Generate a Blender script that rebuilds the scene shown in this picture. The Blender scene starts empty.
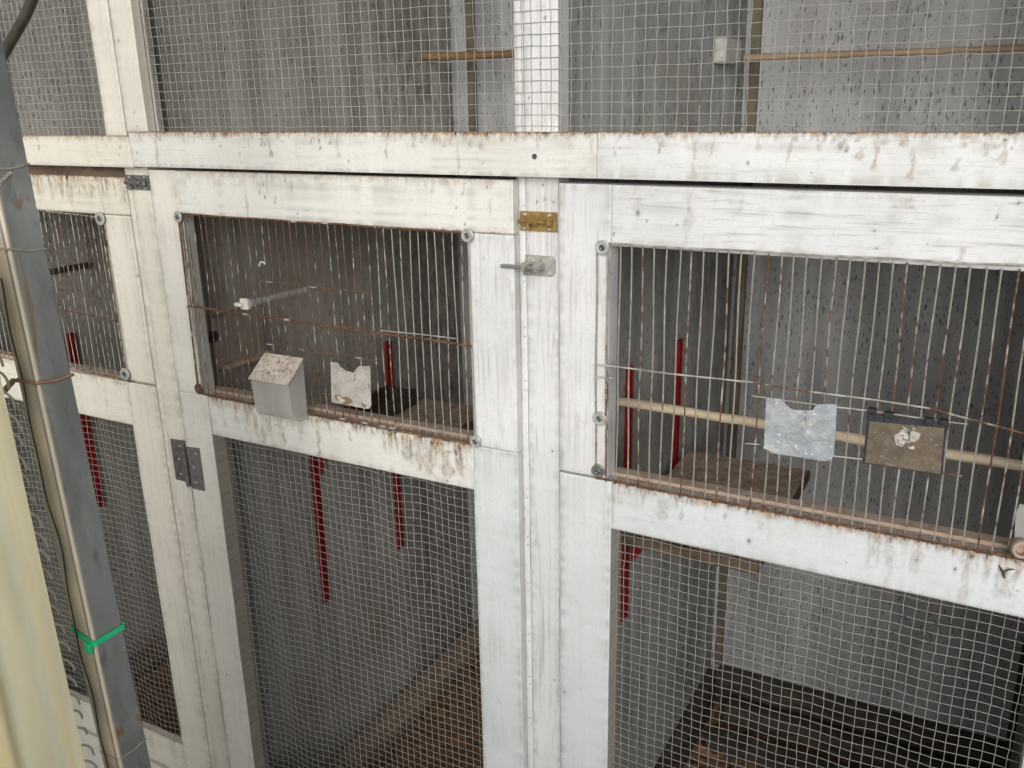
import bpy, math, random
import numpy as np
from mathutils import Vector, Matrix

# ------------------------------------------------------------------ camera, sky, sun, exposure
Z0 = 1.5                                   # camera height above the aisle floor; coordinates below are relative to it
F = 901.33; YAW, PIT, ROL = map(math.radians, (28.67466, -17.65017, -1.12383))
CAM = np.array([0., -1., 0.])
_c, _s = math.cos(YAW), math.sin(YAW)
_R = np.array([[_c, -_s, 0], [_s, _c, 0], [0, 0, 1]])
FW = _R @ np.array([0, math.cos(PIT), math.sin(PIT)]); _rt = _R @ np.array([1., 0, 0]); _up = np.cross(_rt, FW)
RT = math.cos(ROL)*_rt + math.sin(ROL)*_up; UP = -math.sin(ROL)*_rt + math.cos(ROL)*_up

sc = bpy.context.scene
C = sc.collection
cd = bpy.data.cameras.new('camera'); cam = bpy.data.objects.new('camera', cd); C.objects.link(cam)
cd.sensor_width = 36; cd.lens = 36*F/1024; cd.clip_start = .02; cd.clip_end = 2000
cam.matrix_world = Matrix(((RT[0], UP[0], -FW[0], CAM[0]), (RT[1], UP[1], -FW[1], CAM[1]), (RT[2], UP[2], -FW[2], CAM[2]+Z0), (0, 0, 0, 1)))
sc.camera = cam

SUN_EL, SUN_AZ = math.radians(17), math.radians(160)   # azimuth measured clockwise from +y (behind the camera, to its right)
w = bpy.data.worlds.new('World'); sc.world = w; w.use_nodes = True
nt = w.node_tree; nt.nodes.clear()
sky = nt.nodes.new('ShaderNodeTexSky'); sky.sky_type = 'NISHITA'; sky.sun_disc = False
sky.sun_elevation = SUN_EL; sky.sun_rotation = SUN_AZ
sky.dust_density = 3.0; sky.air_density = 1.0
hs = nt.nodes.new('ShaderNodeHueSaturation'); hs.inputs['Saturation'].default_value = .22
bg = nt.nodes.new('ShaderNodeBackground'); bg.inputs[1].default_value = .115
ow = nt.nodes.new('ShaderNodeOutputWorld')
nt.links.new(sky.outputs[0], hs.inputs['Color']); nt.links.new(hs.outputs[0], bg.inputs[0]); nt.links.new(bg.outputs[0], ow.inputs[0])
sd = bpy.data.lights.new('sun', 'SUN'); sd.energy = 2.0; sd.angle = math.radians(48); sd.color = (1, .975, .94)
so = bpy.data.objects.new('sun', sd); C.objects.link(so)
_dir = Vector((math.sin(SUN_AZ)*math.cos(SUN_EL), math.cos(SUN_AZ)*math.cos(SUN_EL), math.sin(SUN_EL)))
so.rotation_euler = _dir.to_track_quat('Z', 'Y').to_euler(); so.location = (3, -5, 6)
sc.view_settings.view_transform = 'Standard'; sc.view_settings.look = 'None'
sc.view_settings.gamma = 1; sc.view_settings.use_curve_mapping = False
sc.view_settings.exposure = -0.01

rng = np.random.default_rng(7); random.seed(7)

def at(u, v, axis=1, val=0.):
    """a picture point -> the point of the plane axis=val it lies on (camera-relative metres)"""
    d = FW*F + RT*(u-512) - UP*(v-384)
    return CAM + d*((val-CAM[axis])/d[axis])

# ------------------------------------------------------------------ mesh helpers
class MB:
    def __init__(s): s.v = []; s.f = []; s.w = []; s.n = 0
    def add(s, V, Fc, W=None):
        V = np.asarray(V, float).reshape(-1, 3); s.v.append(V)
        s.f.extend([tuple(i+s.n for i in q) for q in Fc])
        if W is None: W = np.zeros((len(V), 4))
        W = np.asarray(W, float)
        if W.shape[1] == 3: W = np.concatenate([W, np.ones((len(W), 1))], 1)
        s.w.append(W); s.n += len(V); return s
    def box(s, a, b, bev=0.0012, W=(0, 0, 0)):
        """bevelled box between two corners"""
        a, b = np.minimum(a, b), np.maximum(a, b)
        bev = min(bev, *(0.3*(b-a)))
        vs = []; idx = {}
        for i in (0, 1):
            for j in (0, 1):
                for k in (0, 1):
                    for ax in range(3):
                        p = np.array([(a, b)[i][0], (a, b)[j][1], (a, b)[k][2]], float)
                        for o in range(3):
                            if o != ax: p[o] += bev*(1 if (i, j, k)[o] == 0 else -1)
                        idx[(i, j, k, ax)] = len(vs); vs.append(p)
        fs = []
        for ax in range(3):
            o1, o2 = [o for o in range(3) if o != ax]
            for sgn in (0, 1):
                q = []
                for (p1, p2) in ((0, 0), (1, 0), (1, 1), (0, 1)):
                    key = [0, 0, 0]; key[ax] = sgn; key[o1] = p1; key[o2] = p2; q.append(idx[(*key, ax)])
                fs.append(q)
        for ax in range(3):
            o1, o2 = [o for o in range(3) if o != ax]
            for p1 in (0, 1):
                for p2 in (0, 1):
                    k0 = [0, 0, 0]; k0[o1] = p1; k0[o2] = p2; k1 = list(k0); k1[ax] = 1
                    fs.append([idx[(*k0, o1)], idx[(*k1, o1)], idx[(*k1, o2)], idx[(*k0, o2)]])
        for i in (0, 1):
            for j in (0, 1):
                for k in (0, 1): fs.append([idx[(i, j, k, 0)], idx[(i, j, k, 1)], idx[(i, j, k, 2)]])
        return s.add(vs, fs, np.tile([*W, 1.], (len(vs), 1)))
    def tube(s, P, r, sides=6, W=None, cap=True):
        P = np.asarray(P, float); n = len(P)
        r = np.full(n, r) if np.isscalar(r) else np.asarray(r)
        T = np.gradient(P, axis=0); T /= np.linalg.norm(T, axis=1)[:, None]+1e-12
        ref = np.array([0.13, .21, .97]) if abs(T[:, 2]).mean() < .8 else np.array([.97, .2, .1])
        A = np.cross(T, ref); A /= np.linalg.norm(A, axis=1)[:, None]; B = np.cross(T, A)
        th = np.arange(sides)*2*math.pi/sides
        V = P[:, None]+r[:, None, None]*(np.cos(th)[None, :, None]*A[:, None]+np.sin(th)[None, :, None]*B[:, None])
        fs = [(i*sides+k, i*sides+(k+1) % sides, (i+1)*sides+(k+1) % sides, (i+1)*sides+k) for i in range(n-1) for k in range(sides)]
        if cap: fs += [tuple(range(sides))[::-1], tuple((n-1)*sides+k for k in range(sides))]
        if W is not None:
            W = np.asarray(W, float)
            W = np.repeat(W[:, None], sides, 1).reshape(-1, W.shape[-1]) if W.ndim == 2 else np.tile(W, (n*sides, 1))
        return s.add(V.reshape(-1, 3), fs, W)
    def lathe(s, c, axis, prof, seg=20, W=(0, 0, 0)):
        """profile of (distance along the axis, radius)"""
        axis = np.asarray(axis, float)/np.linalg.norm(axis)
        A = np.cross(axis, [.3, .2, .9]); A /= np.linalg.norm(A); B = np.cross(axis, A)
        th = np.arange(seg)*2*math.pi/seg; vs = []; fs = []
        for (d, r) in prof:
            for t in th: vs.append(np.asarray(c)+axis*d+r*(math.cos(t)*A+math.sin(t)*B))
        for i in range(len(prof)-1):
            for k in range(seg): fs.append((i*seg+k, i*seg+(k+1) % seg, (i+1)*seg+(k+1) % seg, (i+1)*seg+k))
        fs += [tuple(range(seg))[::-1], tuple((len(prof)-1)*seg+k for k in range(seg))]
        return s.add(vs, fs, np.tile([*W, 1.], (len(vs), 1)))
    def slab(s, pts, nrm, th, W=(0, 0, 0)):
        """closed plate: outline points, extruded by th along nrm"""
        P = np.asarray(pts, float); n = len(P); Q = P+np.asarray(nrm, float)*th
        fs = [tuple(range(n)), tuple(range(2*n-1, n-1, -1))]+[(i, n+i, n+(i+1) % n, (i+1) % n) for i in range(n)]
        return s.add(np.concatenate([P, Q]), fs, np.tile([*W, 1.], (2*n, 1)))
    def build(s, name, mat, parent=None, smooth=True, loc=None, angle=40):
        V = np.concatenate(s.v)+[0, 0, Z0]; Wt = np.concatenate(s.w)
        if parent is not None:
            base = np.array(parent.get('_base', (0, 0, 0)))
        else:
            base = np.array([V[:, 0].mean(), V[:, 1].mean(), V[:, 2].min()]) if loc is None else np.array(loc)
        me = bpy.data.meshes.new(name); me.from_pydata((V-base).tolist(), [], s.f); me.update()
        ca = me.color_attributes.new('wear', 'FLOAT_COLOR', 'POINT'); ca.data.foreach_set('color', Wt.astype(np.float32).ravel())
        if smooth:
            me.polygons.foreach_set('use_smooth', [True]*len(me.polygons))
            me.set_sharp_from_angle(angle=math.radians(angle))
        me.materials.append(mat)
        o = bpy.data.objects.new(name, me); C.objects.link(o)
        if parent is not None:
            o.parent = parent
        else: o.location = base
        o['_base'] = tuple(float(t) for t in base)
        return o

def thing(name, label, cat, base, group=None):
    o = bpy.data.objects.new(name, None); C.objects.link(o); o.empty_display_size = .05
    b = (float(base[0]), float(base[1]), float(base[2])+Z0); o.location = b; o['_base'] = b
    return tag(o, label, cat, group)
def tag(o, label, cat, group=None):
    o['label'] = label; o['category'] = cat; o['kind'] = 'thing'
    if group: o['group'] = group
    return o

# ------------------------------------------------------------------ materials
class NT:
    def __init__(s, name):
        s.m = bpy.data.materials.new(name); s.m.use_nodes = True; s.t = s.m.node_tree; s.t.nodes.clear()
        s.out = s.t.nodes.new('ShaderNodeOutputMaterial'); s.p = s.t.nodes.new('ShaderNodeBsdfPrincipled')
        s.t.links.new(s.p.outputs[0], s.out.inputs[0]); s.geo = s.t.nodes.new('ShaderNodeNewGeometry')
        at_ = s.t.nodes.new('ShaderNodeAttribute'); at_.attribute_name = 'wear'
        sp = s.t.nodes.new('ShaderNodeSeparateColor'); s.t.links.new(at_.outputs['Color'], sp.inputs[0])
        s.r, s.g, s.b = sp.outputs[0], sp.outputs[1], sp.outputs[2]
    def link(s, a, b): s.t.links.new(a, b)
    def pos(s, sx, sy, sz):
        n = s.t.nodes.new('ShaderNodeVectorMath'); n.operation = 'MULTIPLY'; n.inputs[1].default_value = (sx, sy, sz)
        s.link(s.geo.outputs['Position'], n.inputs[0]); return n.outputs[0]
    def noise(s, vec, scale=1, detail=4, rough=.6, dist=0):
        n = s.t.nodes.new('ShaderNodeTexNoise'); n.inputs['Scale'].default_value = scale; n.inputs['Detail'].default_value = detail
        n.inputs['Roughness'].default_value = rough; n.inputs['Distortion'].default_value = dist; s.link(vec, n.inputs['Vector']); return n.outputs[0]
    def voro(s, vec, scale=1, feat='F1'):
        n = s.t.nodes.new('ShaderNodeTexVoronoi'); n.feature = feat; n.inputs['Scale'].default_value = scale
        s.link(vec, n.inputs['Vector']); return n
    def ramp(s, fac, a, b, va=0., vb=1.):
        n = s.t.nodes.new('ShaderNodeMapRange'); n.interpolation_type = 'SMOOTHSTEP'
        n.inputs[1].default_value = a; n.inputs[2].default_value = b; n.inputs[3].default_value = va; n.inputs[4].default_value = vb
        s.link(fac, n.inputs[0]); return n.outputs[0]
    def math(s, op, a, b=None, clamp=False):
        n = s.t.nodes.new('ShaderNodeMath'); n.operation = op; n.use_clamp = clamp
        for i, x in enumerate((a, b)):
            if x is None: continue
            if isinstance(x, (int, float)): n.inputs[i].default_value = x
            else: s.link(x, n.inputs[i])
        return n.outputs[0]
    def mix(s, fac, a, b):
        n = s.t.nodes.new('ShaderNodeMix'); n.data_type = 'RGBA'
        for i, x in ((0, fac), (6, a), (7, b)):
            if isinstance(x, (int, float)): n.inputs[i].default_value = x
            elif isinstance(x, tuple): n.inputs[i].default_value = (*x, 1)
            else: s.link(x, n.inputs[i])
        return n.outputs[2]
    def fin(s, col, rough=.6, bump=None, bs=.3, bd=.001, metal=0., spec=.4):
        if isinstance(col, tuple): s.p.inputs['Base Color'].default_value = (*col, 1)
        else: s.link(col, s.p.inputs['Base Color'])
        if isinstance(rough, (int, float)): s.p.inputs['Roughness'].default_value = rough
        else: s.link(rough, s.p.inputs['Roughness'])
        if isinstance(metal, (int, float)): s.p.inputs['Metallic'].default_value = metal
        else: s.link(metal, s.p.inputs['Metallic'])
        s.p.inputs['Specular IOR Level'].default_value = spec
        if bump is not None:
            b = s.t.nodes.new('ShaderNodeBump'); b.inputs['Strength'].default_value = bs; b.inputs['Distance'].default_value = bd
            s.link(bump, b.inputs['Height']); s.link(b.outputs[0], s.p.inputs['Normal'])
        return s.m

def paint(name, axis, grain=.5, tint=(.74, .75, .74)):
    n = NT(name)
    sc_ = {'h': (5, 60, 95), 'v': (95, 60, 5)}[axis]
    g1 = n.noise(n.pos(*sc_), 1, 5, .65, .6)
    g2 = n.noise(n.pos(sc_[0]*2.6, 130, sc_[2]*2.6), 1, 4, .7, .3)
    cl = n.noise(n.pos(7, 7, 7), 1, 4, .6)
    col = n.mix(n.ramp(cl, .35, .7), tint, (tint[0]*.90, tint[1]*.91, tint[2]*.90))
    col = n.mix(n.math('MULTIPLY', n.ramp(g1, .56, .72), grain*.5), col, (.34, .34, .35))
    col = n.mix(n.math('MULTIPLY', n.ramp(g2, .54, .70), grain*.5), col, (.38, .37, .36))
    fb = n.noise(n.pos(210, 210, 210), 1, 3, .6)
    col = n.mix(n.math('MULTIPLY', n.ramp(fb, .52, .72), .22), col, (.42, .40, .36))
    gate = n.ramp(cl, .40, .62, .25, 1.)
    blot = n.noise(n.pos(42, 42, 30), 1, 6, .75)
    col = n.mix(n.math('MULTIPLY', n.math('MULTIPLY', n.ramp(blot, .55, .74), .5), gate), col, (.47, .42, .34))
    stk = n.math('MULTIPLY', n.ramp(n.noise(n.pos(110, 110, 9), 1, 4, .65), .60, .74), n.ramp(n.noise(n.pos(13, 13, 8), 1, 2), .48, .66))
    col = n.mix(n.math('MULTIPLY', stk, .42), col, (.40, .29, .17))
    fl = n.noise(n.pos(170, 170, 170), 1, 2, .5)
    chips = n.math('MULTIPLY', n.ramp(fl, .73, .79), n.ramp(n.noise(n.pos(15, 15, 15), 1, 2), .48, .62))
    col = n.mix(n.math('MULTIPLY', chips, .75), col, (.16, .13, .10))
    col = n.mix(n.b, col, (.34, .315, .27))
    st = n.math('MULTIPLY', n.r, n.ramp(n.noise(n.pos(330, 330, 150), 1, 4, .7), .30, .64, .45, 1.5), True)
    scol = n.mix(n.ramp(n.noise(n.pos(110, 110, 50), 1, 3), .40, .62), (.33, .19, .08), (.095, .048, .023))
    col = n.mix(st, col, scol)
    col = n.mix(n.g, col, (.03, .028, .026))
    h = n.math('ADD', n.math('ADD', n.math('MULTIPLY', g1, .6), n.math('MULTIPLY', fb, .3)), n.math('MULTIPLY', g2, .5))
    return n.fin(col, n.ramp(blot, .4, .7, .5, .75), h, .45, .0014, spec=.3)
PH, PV = paint('painted_wood_across', 'h', .6, (.73, .745, .74)), paint('painted_wood_upright', 'v', .5)
PG = paint('grainy_painted_wood_across', 'h', 1.4, (.71, .72, .735)); PGV = paint('grainy_painted_wood_upright', 'v', 1.1, (.71, .715, .725))
PS = paint('smooth_painted_wood', 'v', .35, (.66, .70, .705)); PSH = paint('smooth_painted_wood_across', 'h', .35, (.67, .705, .725))
PMH, PM = paint('worn_white_wood_across', 'h', .4, (.73, .727, .69)), paint('worn_white_wood', 'v', .45, (.73, .71, .65))
PC = paint('cream_painted_wood', 'v', .4, (.73, .70, .62)); PCH = paint('cream_painted_wood_across', 'h', .7, (.73, .695, .61))

def wallmat(name, base, dirt, spk):
    n = NT(name)
    sm = n.noise(n.pos(16, 16, 1.6), 1, 5, .6, .3); cl = n.noise(n.pos(4, 4, 3), 1, 5, .6)
    col = n.mix(n.ramp(sm, .3, .75), tuple(c*1.16 for c in base), tuple(c*.66 for c in base))
    col = n.mix(n.math('MULTIPLY', n.ramp(cl, .45, .75), .7), col, dirt)
    wob = n.noise(n.pos(150, 150, 70), 1, 3); 
    v = n.voro(n.pos(140, 140, 44), 1); d = n.math('ADD', v.outputs['Distance'], n.math('MULTIPLY', n.math('SUBTRACT', wob, .5), .9))
    sepc = n.t.nodes.new('ShaderNodeSeparateColor'); n.link(v.outputs['Color'], sepc.inputs[0])
    sy = n.t.nodes.new('ShaderNodeSeparateXYZ'); n.link(n.geo.outputs['Position'], sy.inputs[0])
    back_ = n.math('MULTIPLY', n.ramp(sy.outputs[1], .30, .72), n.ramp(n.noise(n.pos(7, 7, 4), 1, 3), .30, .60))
    dens = n.math('LESS_THAN', sepc.outputs[0], n.ramp(n.noise(n.pos(9, 9, 5), 1, 4, .65), .40, .72, .03*spk, .62*spk))
    mask = n.math('MULTIPLY', n.ramp(d, .10, .36, 1, 0), dens)
    splat_shade = n.math('MULTIPLY', back_, n.ramp(n.noise(n.pos(70, 70, 26), 1, 5, .75), .40, .62))  # droppings blotches, thickened towards the back to stand in for deep shade
    if name != 'grey_back_wall': col = n.mix(n.math('MULTIPLY', splat_shade, .62), col, (.075, .07, .06))
    v2 = n.voro(n.pos(190, 190, 95), 1); sep2 = n.t.nodes.new('ShaderNodeSeparateColor'); n.link(v2.outputs['Color'], sep2.inputs[0])
    m2 = n.math('MULTIPLY', n.ramp(v2.outputs['Distance'], .2, .34, 1, 0), n.math('LESS_THAN', sep2.outputs[0], .22*spk))
    col = n.mix(n.math('MULTIPLY', m2, .45), col, (.05, .045, .04))
    col = n.mix(n.math('MULTIPLY', mask, .62), col, (.035, .032, .03))
    v4 = n.voro(n.pos(230, 230, 60), 1); sp4 = n.t.nodes.new('ShaderNodeSeparateColor'); n.link(v4.outputs['Color'], sp4.inputs[0])
    m4 = n.math('MULTIPLY', n.ramp(n.math('ADD', v4.outputs['Distance'], n.math('MULTIPLY', n.math('SUBTRACT', wob, .5), .6)), .2, .34, 1, 0), n.math('LESS_THAN', sp4.outputs[0], n.ramp(n.noise(n.pos(6, 6, 7), 1, 3), .35, .7, .02, .35)))
    col = n.mix(n.math('MULTIPLY', m4, .7), col, (.045, .04, .037))
    drp = n.math('MULTIPLY', n.ramp(n.noise(n.pos(85, 85, 3.5), 1, 3, .6), .60, .72), n.ramp(n.noise(n.pos(11, 11, 5), 1, 2), .45, .65))
    col = n.mix(n.math('MULTIPLY', drp, .45), col, (.09, .08, .07))
    m3 = n.ramp(n.noise(n.pos(300, 300, 120), 1, 1), .76, .82)
    col = n.mix(n.math('MULTIPLY', m3, .5), col, (.55, .54, .5))
    return n.fin(col, .7, n.noise(n.pos(120, 120, 60), 1, 3), .15, .001, spec=.25)
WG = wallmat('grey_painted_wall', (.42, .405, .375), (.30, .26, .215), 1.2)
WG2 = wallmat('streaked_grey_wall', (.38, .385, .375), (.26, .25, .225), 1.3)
WB = wallmat('grey_back_wall', (.385, .39, .39), (.29, .285, .27), 1.5)

def plain(name, c1, c2, rough=.6, sc_=(40, 40, 40), metal=0., bump=.3, c3=None, lo=.35, hi=.7):
    n = NT(name); a = n.noise(n.pos(*sc_), 1, 5, .65)
    col = n.mix(n.ramp(a, lo, hi), c1, c2)
    if c3: col = n.mix(n.ramp(n.noise(n.pos(*(3.1*t for t in sc_)), 1, 3, .6), .6, .72), col, c3)
    col = n.mix(n.r, col, (.20, .085, .03)); col = n.mix(n.g, col, (.03, .028, .025)); col = n.mix(n.b, col, (.6, .58, .54))
    return n.fin(col, rough, a, bump, .001, metal)
LITTER = plain('litter_floor', (.27, .145, .07), (.12, .065, .035), .95, (50, 50, 50), bump=.9, c3=(.22, .16, .10))
SHLIT = plain('shelf_litter', (.46, .36, .27), (.26, .19, .13), .95, (60, 60, 60), bump=.9, c3=(.50, .42, .32))
BATTEN = plain('grey_brown_batten', (.17, .145, .11), (.10, .085, .062), .85, (60, 60, 12), bump=.4)
GREYP = plain('dull_grey_plastic', (.46, .46, .43), (.34, .34, .31), .5, (70, 70, 70), bump=.1)
LEDGE = plain('worn_brown_plank', (.36, .27, .19), (.22, .16, .115), .85, (60, 14, 60), bump=.5, c3=(.32, .25, .18))
DARKWOOD = plain('dark_damp_wood', (.075, .06, .045), (.03, .024, .018), .8, (12, 12, 60), bump=.5)
BROWNWOOD = plain('brown_dirty_wood', (.17, .12, .085), (.09, .06, .04), .85, (18, 60, 60), bump=.5, c3=(.22, .17, .13))
TAN = plain('tan_dusty_wood', (.46, .36, .29), (.33, .24, .18), .8, (60, 60, 60), bump=.3)
PERCHW = plain('perch_wood', (.60, .51, .38), (.46, .35, .23), .6, (9, 90, 90), bump=.2)
PERCHM = plain('dull_perch_wood', (.36, .27, .18), (.24, .175, .115), .6, (9, 90, 90), bump=.2)
PERCHD = plain('brown_perch_wood', (.26, .155, .07), (.16, .09, .04), .6, (9, 90, 90), bump=.2)
RED = plain('red_painted_metal', (.29, .009, .015), (.17, .007, .010), .5, (60, 60, 30), bump=.1)
GALV = plain('galvanised_sheet', (.45, .485, .51), (.29, .32, .345), .5, (55, 55, 70), .35, .25, (.75, .78, .80))
GALVW = plain('stained_galvanised_sheet', (.53, .50, .45), (.36, .345, .31), .55, (55, 55, 70), .2, .25, (.70, .68, .64))
ZINC = plain('zinc_plate', (.50, .50, .46), (.34, .33, .30), .45, (90, 90, 90), .5, .2)
STEEL = plain('dull_steel', (.27, .27, .26), (.15, .145, .14), .45, (120, 120, 120), .6, .2)
RODM = plain('grey_bolt_rod', (.40, .40, .37), (.24, .235, .22), .4, (120, 120, 120), .6, .2)
BRASS = plain('tarnished_brass', (.42, .29, .11), (.26, .16, .055), .45, (120, 120, 120), .55, .2)
WASH = plain('washer_metal', (.52, .54, .50), (.36, .38, .36), .45, (150, 150, 150), .4, .2)
RUSTW = plain('rusty_washer', (.15, .07, .045), (.08, .04, .03), .8, (150, 150, 150), .1, .3)
SCREW = plain('screw_head', (.16, .16, .16), (.08, .08, .08), .45, (300, 300, 300), .6, .2)
BLACK = plain('black_plastic', (.035, .037, .045), (.022, .023, .028), .5, (80, 80, 80), bump=.1)
CARD = plain('dust_caked_panel', (.165, .13, .095), (.10, .08, .06), .9, (70, 70, 70), bump=.5, c3=(.22, .185, .14))
WHITEP = plain('white_plastic', (.72, .71, .64), (.58, .56, .48), .45, (70, 70, 70), bump=.1)
GREENP = plain('green_plastic', (.03, .62, .27), (.02, .52, .21), .35, (70, 70, 70), bump=.05)
LIDM = plain('dirty_feeder_lid', (.62, .55, .47), (.40, .32, .25), .7, (85, 85, 85), bump=.4, c3=(.12, .085, .06))
COPPER = plain('rusty_tie_wire', (.40, .26, .17), (.24, .14, .09), .6, (90, 90, 90), .2, .2)
TIEW = plain('grey_tie_wire', (.52, .48, .40), (.36, .31, .25), .5, (90, 90, 90), .4, .2)
HOSE = plain('dark_hose', (.075, .07, .055), (.045, .042, .034), .4, (50, 50, 50), bump=.1)
CONC = plain('aisle_concrete', (.30, .29, .27), (.22, .21, .20), .9, (6, 6, 6), bump=.4)
CEIL = plain('pale_ceiling_board', (.66, .65, .62), (.52, .50, .46), .8, (10, 10, 10), bump=.2)
ROOFM = plain('roof_board', (.35, .35, .34), (.27, .27, .26), .8, (10, 10, 10), bump=.2)
INNERW = plain('bare_inner_wood', (.32, .29, .25), (.22, .19, .155), .8, (50, 50, 8), bump=.4)

def wiremat(name, light, metal=.35):
    n = NT(name); a = n.noise(n.pos(150, 150, 90), 1, 4, .65)
    base = n.mix(n.ramp(a, .35, .7), light, tuple(c*.72 for c in light))
    ru = n.math('ADD', n.r, n.math('MULTIPLY', n.math('SUBTRACT', n.noise(n.pos(110, 110, 70), 1, 4, .7), .5), 1.6))
    ru = n.ramp(ru, .32, .58)
    rc = n.mix(n.ramp(n.noise(n.pos(220, 220, 120), 1, 3), .4, .65), (.085, .042, .026), (.19, .095, .05))
    col = n.mix(ru, base, rc); col = n.mix(n.b, col, (.72, .70, .66))
    return n.fin(col, .45, a, .2, .0005, n.math('MULTIPLY', n.math('SUBTRACT', 1., ru), metal), .5)
BARM = wiremat('cage_bar_wire', (.43, .41, .36)); MESHW = wiremat('mesh_wire', (.53, .525, .49), .3)

def postmat():
    n = NT('weathered_steel_post')
    a = n.noise(n.pos(14, 14, 5), 1, 5, .6); b_ = n.noise(n.pos(70, 70, 25), 1, 4, .6)
    col = n.mix(n.ramp(a, .3, .7), (.42, .435, .425), (.27, .285, .28))
    col = n.mix(n.math('MULTIPLY', n.ramp(b_, .55, .75), .5), col, (.13, .135, .13))
    col = n.mix(n.ramp(n.math('ADD', n.r, n.math('MULTIPLY', n.math('SUBTRACT', b_, .5), .8)), .3, .75), col, (.27, .155, .065))
    col = n.mix(n.b, col, (.72, .63, .48)); col = n.mix(n.g, col, (.06, .055, .05))
    return n.fin(col, .42, b_, .15, .001, n.math('MULTIPLY', n.math('SUBTRACT', 1., n.math('MAXIMUM', n.r, n.b)), .62), .5)
POSTM = postmat()

def plastic(name, col, trans=.5, alpha=.0, rough=.35, aged=None):
    n = NT(name); t = n.t
    a = n.noise(n.pos(35, 35, 4), 1, 4, .6)
    c = n.mix(n.ramp(a, .35, .7), col, tuple(x*.86 for x in col)); c = n.mix(n.r, c, (.42, .33, .24))
    if aged: c = n.mix(n.math('MULTIPLY', n.ramp(n.noise(n.pos(1, 34, .12), 1, 5, .75), .40, .60), .85), c, aged)
    n.fin(c, rough, a, .1, .001, 0., .5)
    tr = t.nodes.new('ShaderNodeBsdfTranslucent'); n.link(c, tr.inputs[0])
    m = t.nodes.new('ShaderNodeMixShader'); m.inputs[0].default_value = trans; n.link(n.p.outputs[0], m.inputs[1]); n.link(tr.outputs[0], m.inputs[2])
    last = m
    if alpha:
        tp = t.nodes.new('ShaderNodeBsdfTransparent'); m2 = t.nodes.new('ShaderNodeMixShader'); m2.inputs[0].default_value = alpha
        n.link(m.outputs[0], m2.inputs[1]); n.link(tp.outputs[0], m2.inputs[2]); last = m2
    n.link(last.outputs[0], n.out.inputs[0]); return n.m
SHEET = plastic('yellowed_translucent_sheet', (.84, .82, .67), .6, 0, .3, (.84, .74, .42))
HOPPER = plastic('cloudy_clear_plastic', (.82, .80, .76), .4, .66, .2)
CLEARP = plastic('clear_perch_plastic', (.62, .62, .60), .4, .30, .3)

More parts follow.
